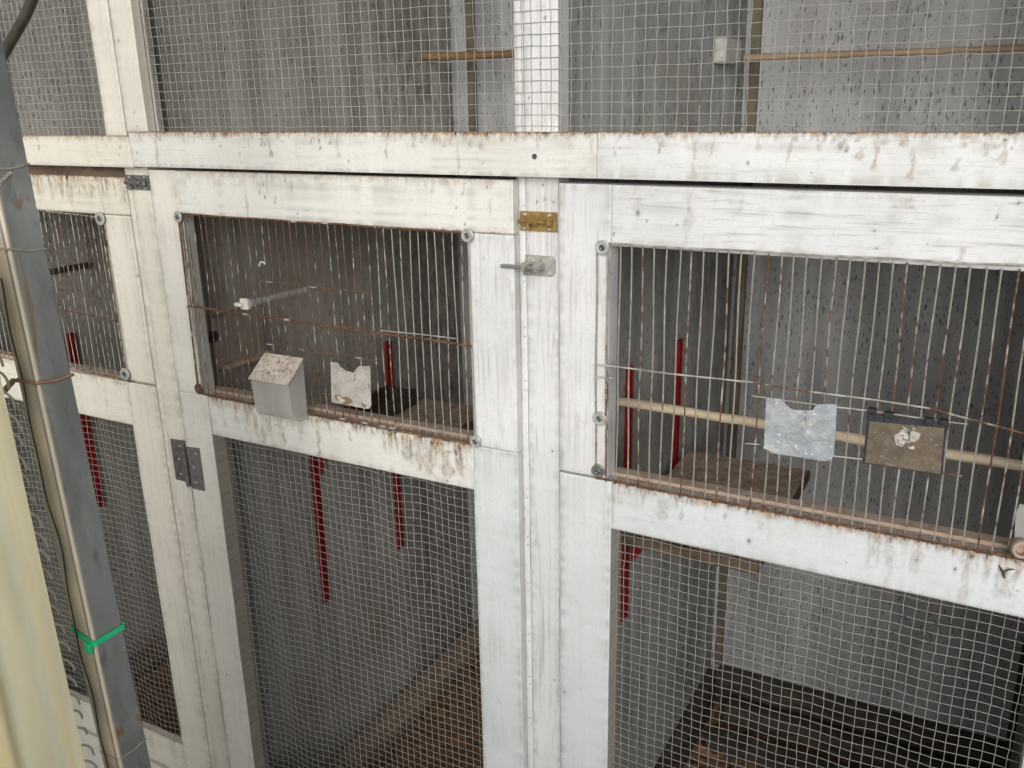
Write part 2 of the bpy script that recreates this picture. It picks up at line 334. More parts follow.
# ------------------------------------------------------------------ painted boards with their own wear
def board(name, x0, x1, z0, z1, yf, yb, mat, parent, res=.002, washes=(), soft=.0013, inner=0., drips=(), top=(0, 0, 0), crust=0., bot=0., specks=(), dirt=0., seed=0, skew=0., n_specks=0):
    """plank with a slightly uneven front; wear: r = brown droppings and rust runs, g = dark pits, b = grime.
    top = (runs per metre, mean length, strength); drips = explicit (x, z start, length, width, strength)"""
    r = np.random.default_rng(1000+seed)
    nx = max(3, int((x1-x0)/res)); nz = max(3, int((z1-z0)/res))
    X, Zg = np.meshgrid(np.linspace(x0, x1, nx+1), np.linspace(z0, z1, nz+1))
    W = np.zeros((nz+1, nx+1, 3))
    def run(xc, zs, L, wd, s):
        wob = .0012*np.sin((zs-Zg)*r.uniform(120, 320)+r.uniform(0, 6))+.04*r.normal()*(zs-Zg)
        t = (zs-Zg)/max(L, 1e-4); inside = ((t >= 0) & (t <= 1.15))
        ww = wd*(1+.5*np.sin(t*9+r.uniform(0, 6)))*(.75+.5*np.clip(t, 0, 1))
        d = np.abs(X-xc-wob)/ww
        body = np.exp(-d**2*1.3)*(.45+.55*(d > .55)*(d < 1.4)) * np.clip((1.15-t)/.2, 0, 1)
        W[..., 0] = np.maximum(W[..., 0], min(1., 1.5*s)*body*inside*(.55+.45*np.clip(t, 0, 1)))
    for d in drips: run(*d)
    dens, ml, st = top
    for i in range(int(dens*(x1-x0))):
        run(r.uniform(x0, x1), z1-r.uniform(0, .004), min(ml*(.25+r.exponential(1.)), (z1-z0)), r.uniform(.0008, .0022), st*r.uniform(.25, 1))
    def vn(step, zstep):
        a_ = r.random((max(3, int((z1-z0)/zstep)+2), max(4, int((x1-x0)/step)+2)))
        gx = (X-x0)/(x1-x0)*(a_.shape[1]-1.001); gz = (Zg-z0)/(z1-z0)*(a_.shape[0]-1.001); i0 = gx.astype(int); j0 = gz.astype(int); fx = gx-i0; fz = gz-j0
        return (a_[j0, i0]*(1-fx)+a_[j0, i0+1]*fx)*(1-fz)+(a_[j0+1, i0]*(1-fx)+a_[j0+1, i0+1]*fx)*fz
    for (wa, wb, L, s_) in washes:
        m_ = np.clip(np.minimum(X-wa, wb-X)/.008, 0, 1)*np.clip(1-(z1-Zg)/(L*(.35+.9*vn(.008, 1))), 0, 1)
        W[..., 0] = np.maximum(W[..., 0], s_*m_**.6*np.clip(2.3*vn(.0021, .05)**1.6+.9*vn(.006, .006)-.85, 0, 1))
    nzx = np.interp(X[0], np.linspace(x0, x1, max(4, int((x1-x0)/.004))), r.random(max(4, int((x1-x0)/.004))))
    big = np.interp(X[0], np.linspace(x0, x1, max(3, int((x1-x0)/.05))), r.random(max(3, int((x1-x0)/.05))))
    if crust:
        e = np.clip(1-(z1-Zg)/(.0012+.0105*nzx**2*big+.001*nzx), 0, 1); W[..., 0] = np.maximum(W[..., 0], crust*e)
    if bot:
        e = np.clip(1-(Zg-z0)/(.001+.005*nzx*big), 0, 1); W[..., 0] = np.maximum(W[..., 0], bot*e)
    for k in range(n_specks): specks = list(specks)+[(r.uniform(x0, x1), r.uniform(z0, z1), r.uniform(.0007, .0018))]
    for (sx, sz, sr) in specks:
        W[..., 1] = np.maximum(W[..., 1], .9*np.exp(-(((X-sx)/(sr*.8))**2+((Zg-sz)/(sr*.8*r.uniform(.9, 1.8)))**2)))
    if dirt:
        nd = np.interp(Zg, np.linspace(z0, z1, 12), r.random(12))*np.interp(X, np.linspace(x0, x1, 40), r.random(40))
        W[..., 2] = dirt*np.clip(nd*1.6-.3, 0, 1)
    ed = np.minimum(np.minimum(X-x0, x1-X), np.minimum(Zg-z0, z1-Zg))
    egn = np.interp(X, np.linspace(x0, x1, max(4, int((x1-x0)/.006))), r.random(max(4, int((x1-x0)/.006))))*np.interp(Zg, np.linspace(z0, z1, max(4, int((z1-z0)/.006))), r.random(max(4, int((z1-z0)/.006))))
    W[..., 2] = np.maximum(W[..., 2], np.clip(1.3*egn*np.exp(-ed/.004)+.35*egn*np.exp(-ed/.014), 0, .8)*np.clip(ed/.0025, .15, 1))
    Y = yf+soft*np.exp(-ed/.0011)+.0004*np.sin(X*37+seed)+.0004*np.sin(Zg*29+seed*2)
    Xs = X+skew*(Zg-z0)
    V = np.stack([Xs, Y, Zg], -1).reshape(-1, 3); N = nx+1
    fs = [(j*N+i, j*N+i+1, (j+1)*N+i+1, (j+1)*N+i) for j in range(nz) for i in range(nx)]
    ring = [i for i in range(N)]+[j*N+nx for j in range(1, nz+1)]+[nz*N+i for i in range(nx-1, -1, -1)]+[j*N for j in range(nz-1, 0, -1)]
    m = len(V); back = V[ring].copy(); back[:, 1] = yb
    mid = V[ring].copy(); mid[:, 1] += .0025; L = len(ring)
    for a_, b_ in ((None, 0), (0, L)):
        fs += [((ring[k] if a_ is None else m+k), m+b_+k, m+b_+(k+1) % L, (ring[(k+1) % L] if a_ is None else m+(k+1) % L)) for k in range(L)]
    fs.append(tuple(m+L+k for k in range(L))[::-1])
    Wr = W.reshape(-1, 3); Wb = Wr[ring].copy(); Wb[:, 0] *= .6
    if inner: Wb[:, 2] = np.where(np.abs(back[:, 0]-Xs.max()) < .004, inner*r.uniform(.7, 1.1, L), Wb[:, 2])
    mb = MB(); mb.add(np.concatenate([V, mid, back]), fs, np.concatenate([Wr, Wb, Wb]))
    return mb.build(name, mat, parent, angle=50)

def pxspecks(lst, y):
    out = []
    for (u, v, r) in lst:
        p = at(u, v, 1, y); out.append((p[0], p[2], r))
    return out
def pxdrips(lst, y):
    out = []
    for (u, v, L, wd, s) in lst:
        p = at(u, v, 1, y); out.append((p[0], p[2], L, wd, s))
    return out

def smooth_noise(x, z, seed, k=(9, 7)):
    r = np.random.default_rng(seed); v = 0
    for i in range(5):
        a, b = r.uniform(.4, 1.4, 2)*k; v = v+np.sin(a*x*math.tau/ .9+r.uniform(0, 6)+b*z*1.1)*r.uniform(.4, 1)/(1+.5*i)
    return v/2.2

def wire_mesh(name, x0, x1, z0, z1, y, parent, pitch=.0127, r=.0004, wave=(0., 0.), seed=0, rust=0., open_left=0):
    rr = np.random.default_rng(seed); mb = MB()
    xs = np.arange(x0, x1+1e-6, pitch); zs = np.arange(z1-.004, z0, -pitch)
    def P(X, Z, off):
        n1 = smooth_noise(X, Z, seed+1); n2 = smooth_noise(X, Z, seed+2); n3 = smooth_noise(X, Z, seed+3)
        return np.stack([X+wave[0]*.5*n2, y+off+wave[1]*n3, Z+wave[0]*n1], -1)
    for x in xs:
        Z = np.arange(z1, z0-1e-6, -pitch); X = x+rr.normal(0, .0004, len(Z))
        Wr = np.zeros((len(Z), 3)); Wr[:, 0] = rust+.12*rr.normal(size=len(Z))+.1*rr.normal()
        mb.tube(P(X, Z, 0), r, 4, Wr, False)
    for z in zs:
        X = np.concatenate([xs, [x1]]); Z = z+rr.normal(0, .0003, len(X))
        Wr = np.zeros((len(X), 3)); Wr[:, 0] = rust+.12*rr.normal(size=len(X))+.1*rr.normal()
        mb.tube(P(X, Z, r*1.6), r, 4, Wr, False)
    return mb.build(name, MESHW, parent)

# ------------------------------------------------------------------ ground
g = MB(); g.add([(-600, -600, -Z0), (600, -600, -Z0), (600, 600, -Z0), (-600, 600, -Z0)], [(0, 1, 2, 3)])
go = g.build('ground', CONC, None, False, loc=(0, 0, 0)); go['kind'] = 'structure'

o = MB().box(np.array((-6, -2.75, -Z0)), np.array((6, -2.6, -.38)), .004).build('added_shade_wall', CONC); tag(o, 'added low wall behind the camera, shading the lower cages', 'wall')  # unseen wall, added to cut low light on the lower cages

# ------------------------------------------------------------------ carcass: dividers, back wall, floors, roof, posts
DEP = .86
def wall(name, a, b, mat, label, group=None, cat='wall'):
    o = MB().box(np.array(a), np.array(b), .001).build(name, mat); return tag(o, label, cat, group)
wall('back_wall', (-1.99, DEP, -1.47), (.26, DEP+.02, .62), WB, 'grey speckled back wall behind all the cages', cat='wall')
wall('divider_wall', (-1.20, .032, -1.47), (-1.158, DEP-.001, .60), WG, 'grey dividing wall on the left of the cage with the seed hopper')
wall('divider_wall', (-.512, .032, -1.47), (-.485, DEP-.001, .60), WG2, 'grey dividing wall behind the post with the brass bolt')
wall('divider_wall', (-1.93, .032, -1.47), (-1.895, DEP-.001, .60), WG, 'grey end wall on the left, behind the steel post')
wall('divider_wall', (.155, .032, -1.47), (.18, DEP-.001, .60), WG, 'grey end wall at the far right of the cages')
for (x0, x1, lb) in ((-1.894, -1.201, 'left'), (-1.157, -.513, 'middle'), (-.484, .154, 'right')):
    mb = MB(); nx, ny = 70, 90; r = np.random.default_rng(int(x1*100)+900)
    X, Y = np.meshgrid(np.linspace(x0, x1, nx), np.linspace(.02, DEP-.002, ny))
    Zf = -1.41+.006*smooth_noise(X, Y, 5)+.003*r.normal(size=X.shape)+.012*np.exp(-(X-x0)/.03)
    V = np.stack([X, Y, Zf], -1).reshape(-1, 3); fs = [(j*nx+i, j*nx+i+1, (j+1)*nx+i+1, (j+1)*nx+i) for j in range(ny-1) for i in range(nx-1)]
    mb.add(V, fs); mb.box(np.array((x0, .02, -1.47)), np.array((x1, DEP-.002, -1.43)))
    tag(mb.build('cage_floor', LITTER), f'brown litter covered floor of the {lb} lower cage', 'floor')
    o = MB().box(np.array((x0, .034, -.094)), np.array((x1, DEP-.002, -.080)), .001).build('cage_ceiling', CEIL)
    tag(o, f'board between the upper and lower cages in the {lb} bay', 'board')
o = MB().box(np.array((-2.02, -.06, .602)), np.array((.29, DEP+.06, .63)), .002).build('roof', ROOFM); tag(o, 'flat grey roof board over the row of cages', 'roof')
o = MB().box(np.array((-1.95, .0, -1.5)), np.array((.22, .018, -1.315)), .002).build('base_board', PCH); tag(o, 'white plinth board along the foot of the cages', 'board')

def post(x0, x1, label, mats, sk, seed):
    t = thing('frame_post', label, 'post', (x0, .015, -1.5), 'white upright posts between the cage doors')
    xm = x0+.0125
    board('edge_strip', x0, xm-.0006, -1.49, .60, .0005, .03, mats, t, .0025, specks=[(x0+.010+.0006*math.sin(i), z, .0009) for i, z in enumerate(np.arange(-1.1, .5, .012))] if sk else (), seed=seed, dirt=.25)
    board('main_board', xm+.0006, x1, -1.49, .60, .0, .03, mats, t, .0022, specks=sk or (), seed=seed+1, dirt=.35, n_specks=6)
    return t
post(-1.244, -1.190, 'cream painted post between left cage and hopper cage', PC, [], 11)
post(-.5362, -.4782, 'white painted post carrying the brass and zinc bolts', PGV,
     pxspecks([(527.5, 193, .0012), (537, 202, .0015), (544.5, 199, .0018), (553, 202, .0012), (531, 445, .0012), (529, 465, .0014), (552.5, 451, .0022), (544, 6, .0015), (545, 18, .0022), (540, 64, .001)], 0), 21)
post(.166, .222, 'white post at the far right end of the cages', PV, [], 31)
post(-1.953, -1.897, 'cream post at the far left end, behind the steel post', PC, [], 41)
# bare inner stiles behind the doors
for pn, xa_, xb_ in (('frame_post', -1.2005, -1.152), ('frame_post.001', -.5125, -.479)):
    MB().box(np.array((xa_, .0305, -1.40)), np.array((xb_, .052, -.096)), .002).build('inner_jamb', INNERW, bpy.data.objects[pn])
o = MB().box(np.array((-1.9, .013, -.13)), np.array((-1.246, .030, -.0805)), .002).build('gap_shade_strip', BROWNWOOD); tag(o, 'brown strip added for the shadow in the gap above the left door', 'strip')  # added board, its brown stands in for the shadow band here

# corner battens on the back wall
for x0, lb in ((-1.111, 'middle'), (-.474, 'right')):
    o = MB().box(np.array((x0, DEP-.014, -1.30)), np.array((x0+.019, DEP-.0005, .59)), .002).build('wall_batten', BATTEN)
    tag(o, f'brown vertical batten on the back wall of the {lb} cages', 'batten')
o = MB().box(np.array((.142, DEP-.02, -1.36)), np.array((.154, DEP-.0005, -.90)), .002).build('wall_batten', DARKWOOD)
tag(o, 'dark upright strip in the back corner of the right lower cage', 'batten')
# ------------------------------------------------------------------ upper mesh panels
YR = -.02
t = thing('aviary_window', 'upper wire mesh panel with white rail spanning the middle and right cages', 'aviary window', (-.5, -.01, -.093))
mk = pxdrips([(843, 134, .016, .0022, .9), (861, 146, .013, .003, .55), (877, 132, .034, .0016, .7), (886, 134, .010, .003, .6), (905, 133, .012, .0016, .9), (914, 148, .030, .002, .8), (958, 158, .012, .002, .5),
               (964, 134, .012, .0018, .7), (1004, 154, .010, .003, .5), (996, 135, .012, .004, .4), (791, 136, .024, .0014, .5), (482, 136, .016, .0024, .9), (471, 137, .012, .002, .7), (414, 137, .012, .002, .8), (269, 138, .024, .002, .9),
               (262, 137, .012, .003, .8), (695, 138, .042, .0018, .45), (660, 134, .014, .003, .5), (615, 146, .012, .0012, .4), (820, 134, .016, .0015, .5)], YR)
XJ = at(597, 150, 1, YR)[0]
board('bottom_rail', -1.1965, XJ-.0004, -.0912, -.0398, YR, -.0035, PMH, t, .0016, drips=mk, washes=((-1.19, .2, .012, .55), (-.72, -.52, .014, .8), (-.12, .2, .010, .6), (-1.15, -.95, .012, .7)), top=(62, .008, .8), crust=1., specks=pxspecks([(137, 153, .0016), (220, 146, .0011), (483, 163, .001), (748, 163, .0015), (846, 151, .0018), (1012, 148, .001)], YR), seed=51, soft=.0005, dirt=.35, n_specks=4)
board('bottom_rail', XJ+.0004, .22, -.0912, -.0398, YR, -.0035, PH, t, .0016, drips=mk, washes=((-1.19, .2, .012, .55), (-.72, -.52, .014, .8), (-.12, .2, .010, .6), (-1.15, -.95, .012, .7)), top=(62, .008, .8), crust=1., specks=pxspecks([(137, 153, .0016), (220, 146, .0011), (483, 163, .001), (748, 163, .0015), (846, 151, .0018), (1012, 148, .001)], YR), seed=151, soft=.0005, dirt=.35, n_specks=4)
board('stile', -1.2005, -1.154, -.0393, .59, YR, -.0035, PC, t, .0025, specks=pxspecks([(118.5, 41, .0022), (122, 43, .001), (134, 112, .0012), (137, 127, .0012)], YR), seed=52)
MB().box(np.array((-1.1535, -.0034, -.09)), np.array((-1.1485, .008, .59)), .001).build('inner_stile', WG, t)
wire_mesh('wire_mesh', -1.152, .215, -.062, .585, -.0015, t, .0128, .0004, (.0008, .0004), 3, -.05)
sp = at(534.5, 156.5, 1, YR); MB().lathe(sp, (0, -1, 0), [(-.002, .003), (.0006, .0034), (.0012, .0028), (.0011, .0012), (.0002, .0009)], 14).build('screw', SCREW, t)
t = thing('aviary_window', 'left upper mesh panel beside the steel post, with cream rail', 'aviary window', (-1.5, -.01, -.095))
board('bottom_rail', -1.95, -1.1985, -.0930, -.0458, YR, -.0035, PCH, t, .002, top=(40, .005, .6), washes=((-1.6, -1.2, .01, .5),), crust=.7, specks=pxspecks([(120, 147, .002), (101.5, 165, .001), (106, 145, .0012), (119, 155, .001)], YR), seed=53, n_specks=3)
board('stile', -1.2485, -1.2025, -.0453, .59, YR, -.0035, PC, t, .0025, seed=54, n_specks=1)
wire_mesh('wire_mesh', -1.95, -1.2475, -.062, .585, -.0015, t, .0128, .0004, (.0015, .0004), 13, -.05)

# ------------------------------------------------------------------ doors
YD, YDB = -.015, .011
def washer(p, parent, mat=WASH, r=.0092, rim=True):
    o = MB().lathe(p, (0, -1, 0), [(-.001, r*.96), (0, r), (.0012, r), (.0019, r*.9), (.0016, r*.62), (.0016, r*.5)], 22).build('washer', mat, parent)
    s = MB().lathe(np.asarray(p)+[0, -.0012, 0], (0, -1, 0), [(0, r*.42), (.0012, r*.42), (.0018, r*.3), (.0009, r*.14)], 12).build('screw', SCREW, o)
    return o

def cage_front(parent, x0, x1, z0, z1, n, seed, rustf, cross, gaps=(), bar_r=.00085, frame_r=.0014, yd=None):
    """barred front: rustf(x, z) gives the rust of a wire; gaps = (x0, x1, z0, z1) feeding holes"""
    rr = np.random.default_rng(seed); mb = MB(); yb = (YD if yd is None else yd)-.0025
    for i in range(n+1):
        x = x0+(x1-x0)*i/n; xa = x+rr.normal(0, .0007); xb = x+rr.normal(0, .0007)
        segs = [(z1, z0)]
        for (g0, g1, h0, h1) in gaps:
            if g0 < x < g1:
                segs = [q for (a, b) in segs for q in ((a, h1), (h0, b))]
        for (a, b) in segs:
            Z = np.linspace(a, b, max(4, int((a-b)/.006))); f = (Z-z0)/(z1-z0)
            Wt = np.zeros((len(Z), 3)); Wt[:, 0] = rustf(x, Z, rr)
            Wt[:, 2] = (rr.random(len(Z)) > .96)*.5
            P = np.stack([xb+(xa-xb)*f+.0006*np.sin(Z*30+i), np.full_like(Z, yb)+.0006*np.sin(Z*21+i*2), Z], -1)
            mb.tube(P, bar_r, 5, Wt)
    g_ = mb.build('bar_grille', BARM, parent)
    for (a, b, z, zb, ru, rad) in cross:
        X = np.linspace(a, b, max(4, int((b-a)/.008))); f = (X-a)/(b-a)
        Wt = np.zeros((len(X), 3)); Wt[:, 0] = ru+.12*rr.normal(size=len(X)); Wt[:, 2] = (rr.random(len(X)) > (.97 if ru > .3 else .6))*.6
        MB().tube(np.stack([X, np.full_like(X, yb-.0017)+.0004*np.sin(X*60), z+(zb-z)*f+.0004*np.sin(X*45)], -1), rad, 6, Wt).build('cross_wire', BARM, g_)
    return g_

# ---- middle upper door
t = thing('upper_door', 'white upper door with rusty barred front and clear seed hopper', 'cage door', (-.86, 0, -.457), 'white doors of the cage row')
ym = YD
board('top_rail', -1.1125, -.5325, -.163, -.0965, ym, -.001, PMH, t, .002, top=(26, .012, .5), washes=((-1.11, -.55, .014, .4), (-1.0, -.9, .03, .35)), crust=.45, bot=.95, drips=pxdrips([(243, 173, .062, .0012, .5), (262, 178, .012, .003, .5), (463, 180, .018, .0012, .5), (258, 180, .02, .0015, .45), (275, 195, .012, .001, .7)], ym), specks=pxspecks([(265, 197, .002), (487, 187, .0012), (426, 215, .0012), (195, 198, .0014), (172, 178, .002)], ym), seed=61, dirt=.5, n_specks=4)
board('stile', -1.1715, -1.113, -.4555, -.0965, ym, YDB, PM, t, .002, seed=62, specks=pxspecks([(150, 209, .0022), (149.5, 221, .0016), (151, 200, .0014)], ym), dirt=.4, n_specks=1)
board('stile', -.6005, -.5325, -.4535, -.1635, ym, -.001, PGV, t, .002, seed=63, dirt=.4, n_specks=1, specks=pxspecks([(483, 258, .001)], ym))
def rl(x, Z, rr):
    base = .72 if x < -.78 else (.62-(x+.78)*6 if x < -.72 else .12)
    return base+.22*rr.normal()*.6+.18*rr.normal(size=len(Z))+.5*np.clip((-.44-Z)/.02, 0, 1)+.3*np.clip((Z+.18)/.015, 0, 1)
def pz(u, v, y=YD-.004): p = at(u, v, 1, y); return p[0], p[2]
cr = []
for (u0, v0, u1, v1, ru, rad) in ((188, 306, 472, 346, .9, .0017), (257, 281, 371, 293, .6, .0009), (266, 344, 378, 361, .7, .0009), (380, 330, 456, 338.5, -.4, .0009), (316, 392, 334, 395, .6, .0008), (178, 213.5, 468, 233, .7, .0014), (203, 394, 476, 443, .8, .0014)):
    a = pz(u0, v0); b = pz(u1, v1); cr.append((a[0], b[0], a[1], b[1], ru, rad))
cage_front(t, -1.1105, -.606, -.4520, -.1605, 37, 71, rl, cr, gaps=((-.965, -.90, -.43, -.37), (-.842, -.778, -.425, -.37)))
for (u0, v0, u1, v1, ru) in ((178, 215, 198, 389, .75), (183.5, 222, 203, 392, .2), (468, 236, 475, 441, .1)):
    a = at(u0, v0, 1, ym-.003); b = at(u1, v1, 1, ym-.003); k = np.linspace(0, 1, 40)[:, None]
    Wt = np.zeros((40, 3)); Wt[:, 0] = ru+.2*rng.normal(size=40)
    MB().tube(a+(b-a)*k, .0013, 6, Wt).build('frame_wire', BARM, t)
for (u, v, m) in ((178, 217, WASH), (467.5, 235.5, WASH), (475.5, 441.5, WASH), (199, 389, RUSTW)): washer(at(u, v, 1, ym-.004), t, m, .0088)

# ---- right upper door
t = thing('upper_door', 'white upper door on the right with two metal flaps on its bars', 'cage door', (-.16, 0, -.47), 'white doors of the cage row')
board('top_rail', -.4030, .162, -.1685, -.0985, YD, YDB, PG, t, .002, top=(18, .006, .35), crust=.2, bot=.2, drips=pxdrips([(690, 187, .045, .003, .35), (691, 212, .02, .002, .4), (962, 246, .016, .002, .6), (640, 196, .01, .003, .4), (905, 196, .012, .006, .35), (742, 200, .012, .002, .4)], YD), specks=pxspecks([(638, 213, .0025), (677, 225, .0014), (614, 234, .0013), (876.5, 248, .0015), (997, 217, .0014), (1019, 203, .0016), (647, 221, .001)], YD), seed=64, dirt=.45, n_specks=5)
board('stile', -.4705, -.4036, -.466, -.0985, YD, YDB, PGV, t, .002, seed=65, dirt=.3, n_specks=1)
board('stile', .106, .162, -.471, -.169, YD, YDB, PGV, t, .004, seed=66)
def rr_(x, Z, r):
    hot = 1. if (x > -.075 and x < .03) else 0.
    return .08+.22*r.normal()+.16*r.normal(size=len(Z))+.55*np.clip((-.452-Z)/.018, 0, 1)+.35*np.exp(-((Z+.35)/.035)**2)*(r.random() < .5)+hot*.5*np.exp(-((Z+.28)/.05)**2)
cr = []
for (u0, v0, u1, v1, ru, rad) in ((594, 364.5, 745, 382, .05, .0011), (742, 381, 815, 392, .5, .0011), (815, 392, 930, 408, -.4, .0011), (930, 408, 1024, 434, .55, .0012), (594, 377, 612, 378.5, 0, .0009), (752, 396, 968, 424, -.3, .0009), (745, 443.5, 760, 444.5, .1, .0008), (834, 456, 862, 459.5, 0, .0008), (940, 472, 962, 476, .5, .0009), (598, 243, 1024, 266, .1, .0013), (596, 478, 1024, 559, .75, .0013)):
    a = pz(u0, v0); b = pz(u1, v1); cr.append((a[0], b[0], a[1], b[1], ru, rad))
cage_front(t, -.403, .104, -.4695, -.166, 36, 72, rr_, cr, gaps=((-.205, -.14, -.39, -.335), (-.095, -.03, -.385, -.335)), bar_r=.00095)
for (u0, v0, u1, v1, ru) in ((597, 250, 595.5, 472, .1), (607.5, 248, 605.5, 476, .25)):
    a = at(u0, v0, 1, YD-.003); b = at(u1, v1, 1, YD-.003); k = np.linspace(0, 1, 40)[:, None]
    Wt = np.zeros((40, 3)); Wt[:, 0] = ru+.2*rng.normal(size=40)+np.linspace(-.2, .4, 40)
    MB().tube(a+(b-a)*k+np.stack([.0006*np.sin(k[:, 0]*9), 0*k[:, 0], 0*k[:, 0]], -1), .0012, 6, Wt).build('frame_wire', BARM, t)
for (u, v, m) in ((602.5, 247.5, WASH), (599.5, 418.5, WASH), (598, 471, STEEL)): washer(at(u, v, 1, YD-.004), t, m, .0088)

YL = -.004
# ---- left upper door
t = thing('upper_door', 'cream upper door with rusty bars, half hidden by the steel post', 'cage door', (-1.57, 0, -.457), 'white doors of the cage row')
board('top_rail', -1.893, -1.2405, -.1709, -.1100, YL, YDB, PCH, t, .002, top=(75, .014, .8), washes=((-1.6, -1.24, .045, .75),), crust=.9, bot=.6, seed=67, dirt=.4, n_specks=5)
board('stile', -1.3055, -1.2405, -.4565, -.1715, YL, YDB, PC, t, .002, seed=68, dirt=.3, n_specks=1)
board('stile', -1.893, -1.83, -.4565, -.1715, YL, YDB, PC, t, .004, seed=69)
cr = []
for (u0, v0, u1, v1, ru, rad) in ((60, 309, 117, 321, .7, .0012), (38, 210, 103, 218, .4, .0014), (66, 366, 130, 381, .5, .0014)):
    a = pz(u0, v0, YL-.004); b = pz(u1, v1, YL-.004); dx = (a[1]-b[1])/(b[0]-a[0]); cr.append((-1.83, b[0], a[1]+dx*(a[0]+1.83), b[1], ru, rad))
cage_front(t, -1.826, -1.3015, -.4570, -.171, 38, 73, lambda x, Z, r: .5+.2*r.normal()+.2*r.normal(size=len(Z))-.4*np.clip((-.33-Z)/.08, 0, 1), cr, yd=YL)
for (u0, v0, u1, v1) in ((101, 222, 126, 374),):
    a = at(u0, v0, 1, YL-.003); b = at(u1, v1, 1, YL-.003); k = np.linspace(0, 1, 40)[:, None]
    Wt = np.zeros((40, 3)); Wt[:, 0] = .5+.2*rng.normal(size=40); MB().tube(a+(b-a)*k, .0013, 6, Wt).build('frame_wire', BARM, t)
for (u, v, r_) in ((100, 218.5, .0112), (125, 374, .0112)): washer(at(u, v, 1, YL-.004), t, WASH, r_)

# ---- lower doors
def lower_door(label, x0, x1, zt, zo, xl, xr, mats, seed, drips, sk, wave, joint, res=.002, washes=(), crust=.9, topd=(20, .012, .5), YD=YD, ybr=None, ml=None):
    t = thing('lower_door', label, 'cage door', ((x0+x1)/2, 0, -1.30), 'white doors of the cage row')
    mh, mv = mats
    board('top_rail', x0+joint[0], x1-joint[1], zo, zt, YD, YDB, mh, t, res, washes=washes, drips=drips, top=topd, crust=crust, bot=.35, specks=sk, seed=seed, dirt=.15, n_specks=2)
    board('stile', x0, xl, -1.30, zt-(0 if joint[0] else zt-zo+.0006), YD, YDB, ml or mv, t, .0025, seed=seed+1, dirt=.25, n_specks=2, inner=.9)
    board('stile', xr, x1, -1.30, zt-(0 if joint[1] else zt-zo+.0006), YD, YDB if ybr is None else ybr, mv, t, .0025, seed=seed+2, dirt=.25, n_specks=2)
    board('bottom_rail', xl+.0006, xr-.0006, -1.30, -1.222, YD, YDB, mh, t, .003, seed=seed+3, crust=.5, dirt=.4, n_specks=2)
    MB().box(np.array((xl-.004, YDB+.0004, -1.225)), np.array((xl+.0005, YDB+.012, zo-.001)), .001).build('mesh_strip', INNERW, t)
    # dusty top edge and sill behind the bars
    MB().box(np.array((x0+.002, YDB-.008, zt+.0006)), np.array((x1-.006, YDB+.012, zt+.006)), .001).build('sill_strip', TAN, t)
    wire_mesh('wire_mesh', xl-.003, xr+.006, -1.235, zo+.010, YDB+.0012, t, .0127, .00039, wave, seed+5, 0.)
    return t
lower_door('white lower mesh door under the seed hopper, with sagging mesh', -1.1715, -.5325, -.4545, -.5215, -1.1055, -.6028, (PMH, PS), 81,
    pxdrips([(262, 413, .05, .0035, .55), (281, 416, .045, .002, .6), (318, 422, .055, .0025, .75), (300, 420, .03, .003, .45), (405, 440, .03, .006, .6), (428, 444, .045, .009, .55), (445, 449, .04, .007, .6), (418, 443, .04, .004, .6), (460, 452, .03, .004, .45), (350, 428, .02, .002, .5), (236, 405, .03, .004, .35), (222, 402, .04, .002, .35)], YD),
    pxspecks([(447, 481, .0022), (276, 425, .0018), (269, 410, .0018)], YD), (.0042, .006), (.0667, .0700), washes=((-.76, -.61, .055, .9), (-1.05, -.90, .06, .65), (-1.12, -.6, .02, .7)), ybr=-.001, ml=PM)
lower_door('white lower mesh door on the right, below the two metal flaps', -.4705, .162, -.4695, -.5352, -.3975, .095, (PSH, PS), 91,
    pxdrips([(663, 497, .03, .004, .4), (681, 505, .02, .002, .4), (890, 540, .03, .005, .35), (922, 545, .02, .003, .45), (970, 560, .05, .003, .3), (1010, 570, .03, .004, .4), (612, 490, .02, .004, .3), (760, 520, .012, .003, .3), (893, 543, .05, .0025, .3)], YD),
    pxspecks([(749, 541, .0028), (955, 569, .0018), (1005, 573, .0022), (1001, 569, .002), (972, 556, .003), (1017, 591, .001), (695, 628, .001)], YD), (.0016, .003), (.0728, .06), washes=((-.40, -.30, .03, .5), (-.40, .1, .012, .75), (-.09, -.03, .05, .5), (.0, .1, .05, .5)))
lower_door('cream lower mesh door on the left, beside the steel post', -1.893, -1.2405, -.4605, -.5415, -1.83, -1.3130, (PCH, PC), 101, (), pxspecks([(150, 735, .002), (148, 736, .003), (171, 650, .0015)], YD), (.0045, .006), (.06, .0720), .003, ((-1.8, -1.25, .02, .4),), .4, YD=YL)

